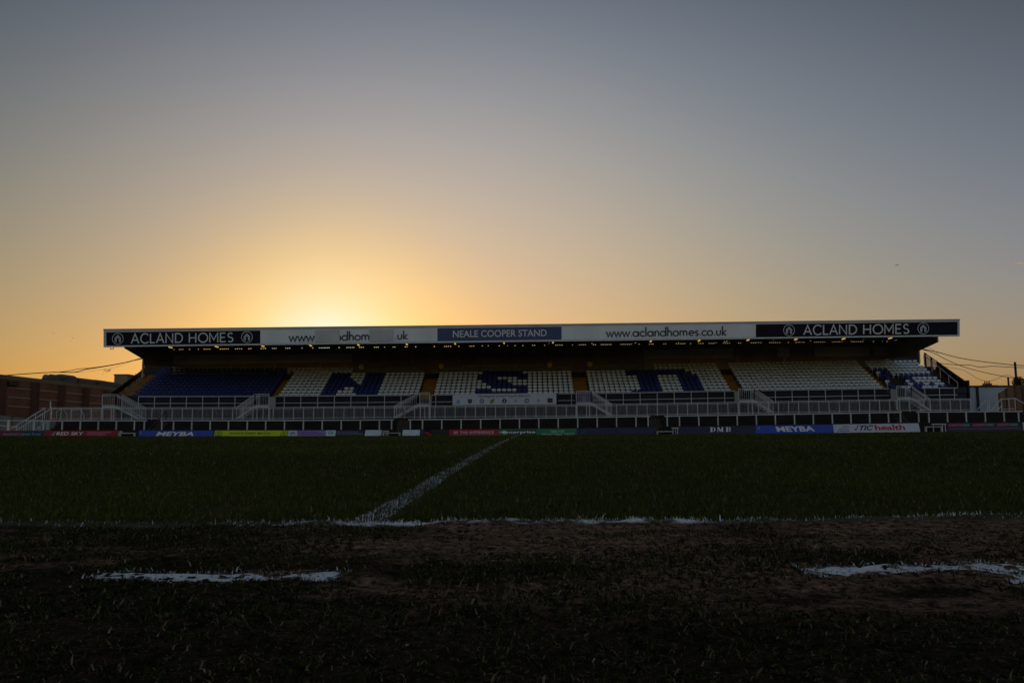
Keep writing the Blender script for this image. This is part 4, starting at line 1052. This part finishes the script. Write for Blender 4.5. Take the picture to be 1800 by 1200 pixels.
# low benches in the gangways
def bench(a, b, lab, yoff, side=None, back=False):
    A, B = P(a, HOARD_T(a)+yoff, HY-.3), P(b, HOARD_T(b)+yoff, HY-.3)
    o = empty('low_bench', ((A.x+B.x)/2, HY-.3, 0), lab, 'bench', 'low white benches in the gangways')
    mb = MB(); z = A.z; mb.box(A.x, B.x, HY-.45, HY-.12, z-.06, z); mb.build('seat', M['old_white_paint'], o)
    for x in (A.x+.06, B.x-.06):
        mb = MB(); mb.box(x-.035, x+.035, HY-.42, HY-.36, .0, z-.06); mb.box(x-.035, x+.035, HY-.2, HY-.14, .0, z-.06); mb.build('leg', M['old_white_paint'], o)
    if side:
        for s in side:
            q = P(s, HOARD_T(s)+1.8, HY-.3); mb = MB(); mb.box(q.x-.03, q.x+.03, HY-.35, HY-.3, 0, q.z); mb.build('leg', M['old_white_paint'], o)
        q0, q1 = P(side[0]-2.5, HOARD_T(side[0])+2.2, HY-.3), P(side[-1]+1.5, HOARD_T(side[0])+2.2, HY-.3)
        mb = MB(); mb.box(q0.x, q1.x, HY-.4, HY-.2, q0.z-.04, q0.z+.05); mb.build('upper_seat', M['old_white_paint'], o)
    return o
bench(209, 238, 'low white bench between the red board and the blue board', 4.2, (213,))
bench(672, 704, 'low white bench between the two blank white boards', 4.8, (675,679,682))
bench(1154, 1184, 'low white bench left of the DMB board', 7.2, (1183,1187.5,1191))
bench(1626, 1656, 'low white bench beside the white health board', 6.0, (1640,1656,1661))
o = empty('kit_bag', (P(751,762,72.7).x, 72.7, 0), 'red fabric bag lying by the boards', 'bag')
c = P(750.5, 761.8, 72.7); mb = MB(); mb.ball((c.x,72.7,c.z), .30, .2, .17, jit=.12); mb.ball((c.x+.22,72.72,c.z-.14), .25, .18, .15, jit=.12); mb.build('body', M['red_fabric'], o, smooth=True)
mb = MB(); mb.tube([(c.x-.2,72.6,c.z+.08),(c.x,72.58,c.z+.26),(c.x+.2,72.6,c.z+.02)], .02); mb.build('strap', M['black_trim'], o)

# ------------------------------------------------------------------ left side: store, fence, ramp
store = empty('brick_building', (-62.6, 115, 0), 'long reddish-brown brick store with pale coping and bands of pale slots', 'building')
XS, ya, yb_ = -62.6, 84.0, 134.0
HT_ = P(60, 664.5, 110).z
zs = 7.65
def store_top(px):  # height that the coping has at that column of the facade plane
    return 0
mb = MB(); mb.box(XS-30, XS, ya, yb_, 0, zs-.5); mb.build('wall', M['brick'], store)
mb = MB(); mb.box(XS-30, XS+.06, ya-.1, yb_+.1, zs-.5, zs); mb.build('coping', M['coping'], store)
def y_at(px): # y where the facade plane is met at that column
    lo, hi = 60.0, 200.0
    for _ in range(40):
        m_ = (lo+hi)/2
        if px_of(XS, m_) < px: lo = m_
        else: hi = m_
    return (lo+hi)/2
pil = [57, 104, 147, 184]
for px in [-2]+pil:
    y = y_at(px); mb = MB(); mb.box(XS+.01, XS+.35, y-.7, y+.7, 0, zs-.52); mb.build('pilaster', M['brick_dark'], store)
for (a, b) in ((12,54),(63,101),(109,144),(151,178)):
    y0, y1 = y_at(a), y_at(b)
    for z in (6.1, 4.98, 3.9):
        mb = MB(); mb.box(XS+.01, XS+.08, y0, y1, z, z+.13); mb.build('slot', M['slot_pale'], store)
mb = MB(); y = y_at(15); mb.box(XS+.01, XS+.5, y-1, y+1.0, 6.45, 6.95); mb.build('floodlight_box', M['black_trim'], store)
for i, (a, b, t) in enumerate(((82,92,660),(92,100,659.5),(100,126,659.6),(126,146,665),(147,160,667),(160,182,669),(183,196,671.5),(196,206,673))):
    Y = 112+i*3; A, B = P(a, t-1.2, Y), P(b, t-1.2, Y)
    o = empty('rooftop_unit', ((A.x+B.x)/2, Y, 8.0), f"dark ventilation housing on the brick building's roof, {ORD[i]} of eight from the left", 'ventilation unit', 'dark housings on the roof of the brick building')
    mb = MB(); n = 7; poly = [(A.x, 7.0)]+[(A.x+(B.x-A.x)*(k/n), A.z-.35*(abs(k/n*2-1)**3)) for k in range(n+1)]+[(B.x, 7.0)]
    mb.prism(poly, 'y', Y-1, Y+1.5); mb.build('housing', M['plant_grey'], o)
    mb = MB(); mb.box(A.x-.05, B.x+.05, Y-1.05, Y-1.0, A.z-.62, A.z-.52); mb.build('flange', M['black_trim'], o)
A, B = P(201,659.6,170), P(224,659.6,170)
o = empty('pale_tower_block', ((A.x+B.x)/2, 175, 0), 'pale flat-topped block far behind the left end of the stand', 'building')
mb = MB(); mb.box(A.x, B.x, 170, 178, 0, A.z); mb.build('wall', M['coping'], o); mb = MB(); mb.box(A.x-.1, B.x+.1, 169.9, 178.1, A.z, A.z+.25); mb.build('roof', M['plant_grey'], o)

# grey fence behind the left ramp
p0, p1 = P(-30,726,88), P(80,739,98)
o = empty('grey_panel_fence', (-58, 92, 0), 'grey metal panel fence below the brick building', 'fence')
mb = MB(); N_ = 9
for k in range(N_):
    a = p0.lerp(p1, k/N_); b = p0.lerp(p1, (k+.96)/N_)
    mb.hexa([(a.x,a.y,0),(b.x,b.y,0),(b.x,b.y+.06,0),(a.x,a.y+.06,0),(a.x,a.y,a.z),(b.x,b.y,b.z),(b.x,b.y+.06,b.z),(a.x,a.y+.06,a.z)])
mb.build('panels', M['grey_cladding'], o)
for k in range(0, N_+1, 2):
    a = p0.lerp(p1, k/N_); mb = MB(); mb.box(a.x-.06, a.x+.06, a.y-.12, a.y-.02, 0, a.z+.1); mb.build('post', M['dark_steel'], o)
o = empty('field_rail', (P(10,745,76).x, 76, 0), 'low grey two-bar rail at the far left edge of the pitch', 'railing')
for (ya_, yb2) in ((738,739.5),(745,750.5)):
    mb = MB(); mb.bar(P(-25,ya_,76), P(58 if ya_ < 740 else 32,yb2,76), .05); mb.build('rail', M['column_grey'], o)
for px in (-18, 15.5): 
    mb = MB(); t = P(px, 738, 76); mb.box(t.x-.1, t.x+.1, 75.95, 76.1, 0, t.z); mb.build('post', M['column_grey'], o)
ramp = empty('end_stair', (P(57,740,77).x, 77, 0), 'white railed stair climbing to the left end of the walkway', 'stair')
t0, t1 = P(25,757.5,77.6), P(90,717,77.6)
for k_, Y in enumerate((76.6, 77.7)):
    mb = MB(); a = Vector((t0.x,Y,t0.z)); b = Vector((t1.x,Y,t1.z)); mb.bar(a, b, .07)
    for k in range(17):
        p_ = a.lerp(b, k/16); th = .018 if k % 4 else .06; mb.box(p_.x-th/2, p_.x+th/2, Y-th/2, Y+th/2, max(0,p_.z-1.05), p_.z)
    mb.build('handrail', M['white_paint'], ramp)
mb = MB()
for k in range(8):
    x = t0.x+.9+(t1.x-t0.x-.5)*k/8; z = max(.05, (t1.z-1.1)*(k+.5)/8); mb.box(x, x+.42, 76.65, 77.65, 0, z)
mb.build('steps', M['grey_cladding'], ramp)
mb = MB(); a = P(89, 705, 78.1); b = P(89, 718, 78.1); mb.bar(b, a, .09); 
o = mb.build('marker_post', M['white_paint']); tag(o, 'short white post at the top of the left end stair', 'post')
# hooped handrails behind the balustrade at the left
for i, (a, b, c_) in enumerate(((100,108,118),(126,138,148))):
    mb = MB(); q = [P(a,722+6*(i==9),79), P(b-1,718.5,79), P(b+4,719.5,79), P(c_,729,79)]; mb.tube([(q[0].x,79,q[3].z-.3)]+q+[(q[3].x,79,q[3].z-.5)], .03)
    o = mb.build('hooped_handrail', M['white_paint']); tag(o, f"bent white handrail behind the balustrade, the {'left' if i == 0 else 'right'} one of two at the left end", 'handrail', 'bent handrails behind the left end of the balustrade')

# ------------------------------------------------------------------ right side
YS = 90.0
A, B = P(1678, 678, YS), P(1840, 678, YS)
shed = empty('metal_shed', ((A.x+B.x)/2, YS, 0), 'pale blue-grey metal shed wall beyond the right end of the stand', 'shed')
zt = P(1690, 678.3, YS).z
mb = MB(); x = A.x
while x < B.x+6:
    mb.box(x, x+.19, YS, YS+.3, 0, zt-.12); mb.box(x+.19, x+.25, YS-.03, YS+.3, 0, zt-.12); x += .25
mb.box(A.x, B.x+6, YS+.31, YS+12, 0, zt-.13); mb.build('cladding', M['shed_cladding'], shed)
mb = MB(); mb.box(A.x-.1, B.x+6.1, YS-.12, YS+12.1, zt-.12, zt+.04); mb.build('roof_edge', M['black_trim'], shed)
q = P(1719, 700, YS-.1); mb = MB(); mb.box(q.x-.12, q.x+.12, YS-.15, YS-.035, 0, zt-.125); mb.build('downpipe', M['black_trim'], shed)
# distant chimney, aerial
c = P(1735, 671.5, 130); zr = P(1735, 679, 130).z
ho = empty('distant_house', (c.x, 130, 0), 'dark house roof with a three-pot chimney showing over the shed', 'house')
mb = MB(); mb.prism([(c.x-1.2,0),(c.x-1.2,zr+.15),(c.x+1.0,zr+.15),(c.x+2.6,zr-1.0),(c.x+2.6,0)], 'y', 129, 137); mb.build('walls_and_roof', M['brick_dark'], ho)
mb = MB(); mb.box(c.x-.62, c.x+.4, 129.4, 130.2, zr, c.z-.2); ch = mb.build('chimney', M['brick_dark'], ho)
for k in range(3):
    mb = MB(); x = c.x-.45+k*.33; mb.tube([(x,129.8,c.z-.2),(x,129.8,c.z+.12)], .1); mb.build('chimney_pot', M['brick_dark'], ch)
mb = MB(); q = P(1690, 669, 112); mb.tube([(q.x,112,zt),(q.x,112,q.z)], .03); mb.bar((q.x-.35,112,q.z+.02), (q.x+.2,112,q.z-.02), .04); mb.bar((q.x-.2,112,q.z-.12), (q.x-.2,112,q.z+.12), .03)
mb.bar((q.x,112,0), (q.x,112,zt), .06)
o = mb.build('roof_aerial', M['cable']); tag(o, 'tiny rooftop aerial standing above the shed beside the screen', 'aerial')
# timber fence
tf = empty('timber_fence', (P(1785,700,82).x, 82, 0), 'brown vertical-board timber fence at the right edge', 'fence')
YT = 82.0
outline = [(1754,692),(1762,687),(1770,682),(1771,680),(1782,678),(1800,676),(1830,674)]
for i, (a, b) in enumerate(zip(range(1754, 1828, 3), range(1757, 1831, 3))):
    t = lerp(outline, (a+b)/2); A = P(a+.15, t, YT); B = P(b-.15, t, YT)
    mb = MB(); mb.box(A.x, B.x, YT, YT+.03, .9, A.z); mb.build('board', M['timber'], tf)
for px in (1755, 1768, 1783.5, 1797, 1815):
    t = lerp(outline, px); A = P(px, t-1, YT); mb = MB(); mb.box(A.x-.06, A.x+.06, YT-.12, YT-.002, 0, A.z); mb.build('post', M['brick_dark'], tf)
mb = MB(); mb.box(P(1754,700,YT).x, P(1828,700,YT).x, YT+.04, YT+.1, 0, 2.2); mb.build('rear_rail', M['timber'], tf)
# poles
for (px, t, b, r_, Y, lab) in ((1784, 637, 765, .11, 86, 'tall dark pole carrying the cables behind the timber fence'), (1772, 664, 765, .09, 84, 'short dark pole behind the timber fence')):
    A = P(px, t, Y); o = empty('cable_pole', (A.x, Y, 0), lab, 'pole')
    mb = MB(); mb.tube([(A.x+.05,Y,0),(A.x,Y,A.z)], [r_*1.2, r_], 10); mb.build('shaft', M['black_trim'], o)
    mb = MB(); mb.tube([(A.x,Y,A.z),(A.x,Y,A.z+.05)], [r_*1.15, r_*.8], 10); mb.build('cap', M['dark_steel'], o)
# ramp rails at the right
o = empty('ramp_handrail', (P(1785,710,79.2).x, 79.2, 1.6), 'white ramp handrail rising and falling before the timber fence', 'handrail', 'white ramp handrails at the right end')
pts = [(1742,721.5),(1759,701.5),(1784,700),(1802,710),(1825,722)]
mb = MB(); mb.tube([P(x,y,79.2) for x, y in pts], .05, 8); mb.build('top_rail', M['white_paint'], o)
mb = MB(); mb.tube([P(1752,722,79.2),P(1762,712,79.2)], .035); mb.tube([P(1764,719,79.2),P(1783,718,79.2)], .035); mb.build('lower_rail', M['white_paint'], o)
for px, yt_ in ((1760,702),(1773,701),(1784,701)):
    mb = MB(); a = P(px, yt_, 79.2); b = P(px, 722, 79.2); mb.tube([a, (a.x,79.2,b.z)], .035, 8); mb.build('post', M['white_paint'], o)
o = empty('ramp_handrail', (P(1735,710,79.0).x, 79.0, 1.6), 'short bent white handrail in front of the shed wall', 'handrail', 'white ramp handrails at the right end')
mb = MB(); mb.tube([P(1718,720,79),P(1726,710,79),P(1734,702.8,79),P(1738.5,703,79)], .045, 8); mb.build('top_rail', M['white_paint'], o)
for px in (1734.5, 1738.5):
    mb = MB(); a = P(px, 703, 79); b = P(px, 722, 79); mb.tube([a, (a.x,79,b.z)], .045, 8); mb.build('post', M['white_paint'], o)
# shrub behind the timber fence
def leafy(name, lab, c, rx, rz, n, trunk_z0):
    o = empty(name, (c.x, c.y, 0), lab, 'tree')
    mb = MB(); mb.tube([(c.x,c.y,0),(c.x+.1,c.y,c.z)], [.12,.05]); mb.build('trunk', M['bark'], o)
    mb = MB()
    for k in range(n):
        a = random.uniform(0, 2*math.pi); u = random.uniform(-1, 1); rr = random.random()**.4
        q = Vector((c.x+rx*rr*math.cos(a)*math.sqrt(1-u*u), c.y+rx*rr*math.sin(a)*math.sqrt(1-u*u), c.z+rz*rr*u))
        d1 = Vector((random.gauss(0,1),random.gauss(0,1),random.gauss(0,1))).normalized()*.09; d2 = Vector((random.gauss(0,1),random.gauss(0,1),random.gauss(0,1))).normalized()*.07
        mb.add([q, q+d1, q+d1+d2, q+d2], [(0,1,2,3)])
    mb.build('crown', M['leaf_dark'], o)
leafy('evergreen_bush', 'dark bushy evergreen behind the timber fence at the right edge', P(1790, 672, 85), .55, .6, 1500, 0)

# ------------------------------------------------------------------ cables
def cable(lab, pts, Y0c, Y1c, r=.022):
    n = len(pts); q = []
    tot = pts[-1][0]-pts[0][0]
    # smooth spline through the points
    xs_ = [p[0] for p in pts]; ys_ = [p[1] for p in pts]
    for i in range(n-1):
        for k in range(6):
            t = k/6; p0_ = pts[max(i-1,0)]; p1_ = pts[i]; p2_ = pts[i+1]; p3_ = pts[min(i+2,n-1)]
            f = lambda a, b, c, d: .5*((2*b)+(-a+c)*t+(2*a-5*b+4*c-d)*t*t+(-a+3*b-3*c+d)*t**3)
            x, y = f(p0_[0],p1_[0],p2_[0],p3_[0]), f(p0_[1],p1_[1],p2_[1],p3_[1])
            q.append(P(x, y, Y0c+(Y1c-Y0c)*(x-pts[0][0])/tot))
    q.append(P(pts[-1][0], pts[-1][1], Y1c))
    mb = MB(); mb.tube(q, r*1.45, 5); o = mb.build('overhead_cable', M['cable']); tag(o, lab, 'cable', 'overhead cables at the ends of the stand')
cable('thick black cable from the stand down to the left across the brick roof', [(252,629),(210,639),(170,646),(150,649),(130,654),(95,654),(50,656.5),(0,660),(-40,662)], 81.9, 84, .030)
cable('second black cable that loops over the thick one at the left', [(252,630),(200,640.5),(160,646.5),(140,648),(118,652),(95,654.5)], 81.95, 83.9, .022)
cable('thin slack wire below the left cables', [(252,626),(228,636),(200,646),(160,652),(130,654.5)], 82.2, 84, .008)
cable('upper thick cable from the stand to the tall pole at the right', [(1616,612.5),(1645,618),(1680,627.5),(1720,634.5),(1760,639),(1784,641.5),(1830,644)], 81.9, 86, .026)
cable('steep cable from the stand down past the timber fence', [(1616,612.5),(1640,620),(1668,634),(1700,646.5),(1740,656.5),(1784,664.5),(1830,667)], 82.0, 86, .022)
cable('wavy cable from the black screen to the tall pole', [(1645,637.5),(1680,641),(1705,641.5),(1722,645),(1745,643.5),(1784,645.5),(1830,646.5)], 84, 86, .022)
cable('thin wire sagging low towards the chimney and rising to the short pole', [(1652,643),(1690,649.5),(1705,657),(1720,666),(1735,669.8),(1750,667),(1769,659),(1784,664)], 84, 85.8, .013)
cable('thin wire crossing the cables near the right end of the roof', [(1624,607),(1638,614),(1650,621.5)], 81.8, 83, .010)

# ------------------------------------------------------------------ birds, contrail, steam
def bird(px, py, Y, span, lab, tilt):
    c = P(px, py, Y); o = empty('bird', c, lab, 'bird', 'birds in the sky')
    mb = MB(); s = span
    mb.tube([c+Vector((-.16*s,0,-.02*s)), c+Vector((-.05*s,0,0)), c+Vector((.08*s,0,.01*s)), c+Vector((.17*s,0,.0))], [.012*s,.05*s,.045*s,.01*s], 8)
    for sg in (-1, 1):
        a = c+Vector((-.04*s,0,.01*s)); b = c+Vector((.06*s,0,.02*s)); w = c+Vector((sg*.28*s,.1*s*sg,.09*s+tilt*sg*s*.3)); e = c+Vector((sg*.5*s,.18*s*sg,.03*s+tilt*sg*s*.5))
        K = Vector((0,0,.012*s))
        mb.add([a,b,w,e,w-Vector((.07*s,0,.02*s)), a+K,b+K,w+K,e+K*.4,w-Vector((.07*s,0,.02*s))+K], [(0,1,2,3,4),(9,8,7,6,5),(0,5,6,1),(1,6,7,2),(2,7,8,3),(3,8,9,4),(4,9,5,0)])
    mb.add([c+Vector((.15*s,0,0)), c+Vector((.26*s,.03*s,0)), c+Vector((.26*s,-.03*s,.01*s))], [(0,1,2)])
    mb.build('body', M['bird'], o, smooth=False)
bird(1577.5, 466.3, 60, .46, 'dark gull gliding in the sky high above the right end of the stand', .22)
bird(93.5, 585.6, 120, .4, 'tiny bird highest of three over the brick building', -.1)
bird(127.5, 594, 120, .4, 'tiny bird in the middle of the three over the brick building', .1)
bird(125, 599, 120, .28, 'tiny bird lowest of three over the brick building', 0)
mb = MB(); prev = None
for px_, py_, r_ in ((1779.5,460.3,.5), (1784,461.2,1.6), (1790,462.4,2.2), (1812,466.2,2.6), (1835,470,2.8)):      # hollow drifting shell of ice haze, open behind
    p_ = P(px_, py_, 3000); tw = (CAM-p_).normalized(); al = (P(1835,470,3000)-P(1779.5,460.3,3000)).normalized(); up_ = al.cross(tw).normalized()
    row = [p_+up_*r_*math.cos(t_)+tw*r_*math.sin(t_) for t_ in np.linspace(0, math.pi, 7)]
    if prev:
        for q_ in range(6): mb.add([prev[q_], prev[q_+1], row[q_+1], row[q_]], [(0,1,2,3)])
    prev = row
o = mb.build('contrail', M['contrail']); tag(o, 'thin bright vapour trail entering at the right edge of the sky', 'vapour trail')

sm = bpy.data.materials.new('steam'); sm.use_nodes = True; nt2 = sm.node_tree
for n_ in list(nt2.nodes): nt2.nodes.remove(n_)
out = nt2.nodes.new('ShaderNodeOutputMaterial'); pv = nt2.nodes.new('ShaderNodeVolumePrincipled'); pv.inputs['Color'].default_value = (.30,.27,.32,1)
nz = nt2.nodes.new('ShaderNodeTexNoise'); nz.inputs['Scale'].default_value = .75; nz.inputs['Detail'].default_value = 3
mr = nt2.nodes.new('ShaderNodeMapRange'); mr.inputs['From Min'].default_value = .36; mr.inputs['From Max'].default_value = .62; mr.inputs['To Max'].default_value = 1.6
tcc = nt2.nodes.new('ShaderNodeTexCoord'); nt2.links.new(tcc.outputs['Object'], nz.inputs['Vector']); nt2.links.new(nz.outputs['Fac'], mr.inputs['Value']); nt2.links.new(mr.outputs[0], pv.inputs['Density']); nt2.links.new(pv.outputs[0], out.inputs['Volume'])
mb = MB()
def S(x, y): return P(x, y, 150)
mb.tube([S(169,667), S(172,660), S(180,652), S(188,645), S(197,640)], [.25,.45,.8,1.0,.5], 8)
mb.tube([S(181,667), S(184,658), S(188,650)], [.2,.45,.5], 8)
mb.tube([S(191,652), S(197,655), S(201,658)], [.4,.55,.3], 8)
o = mb.build('steam', sm); tag(o, 'faint grey steam drifting up behind the brick building', 'steam', kind='stuff')
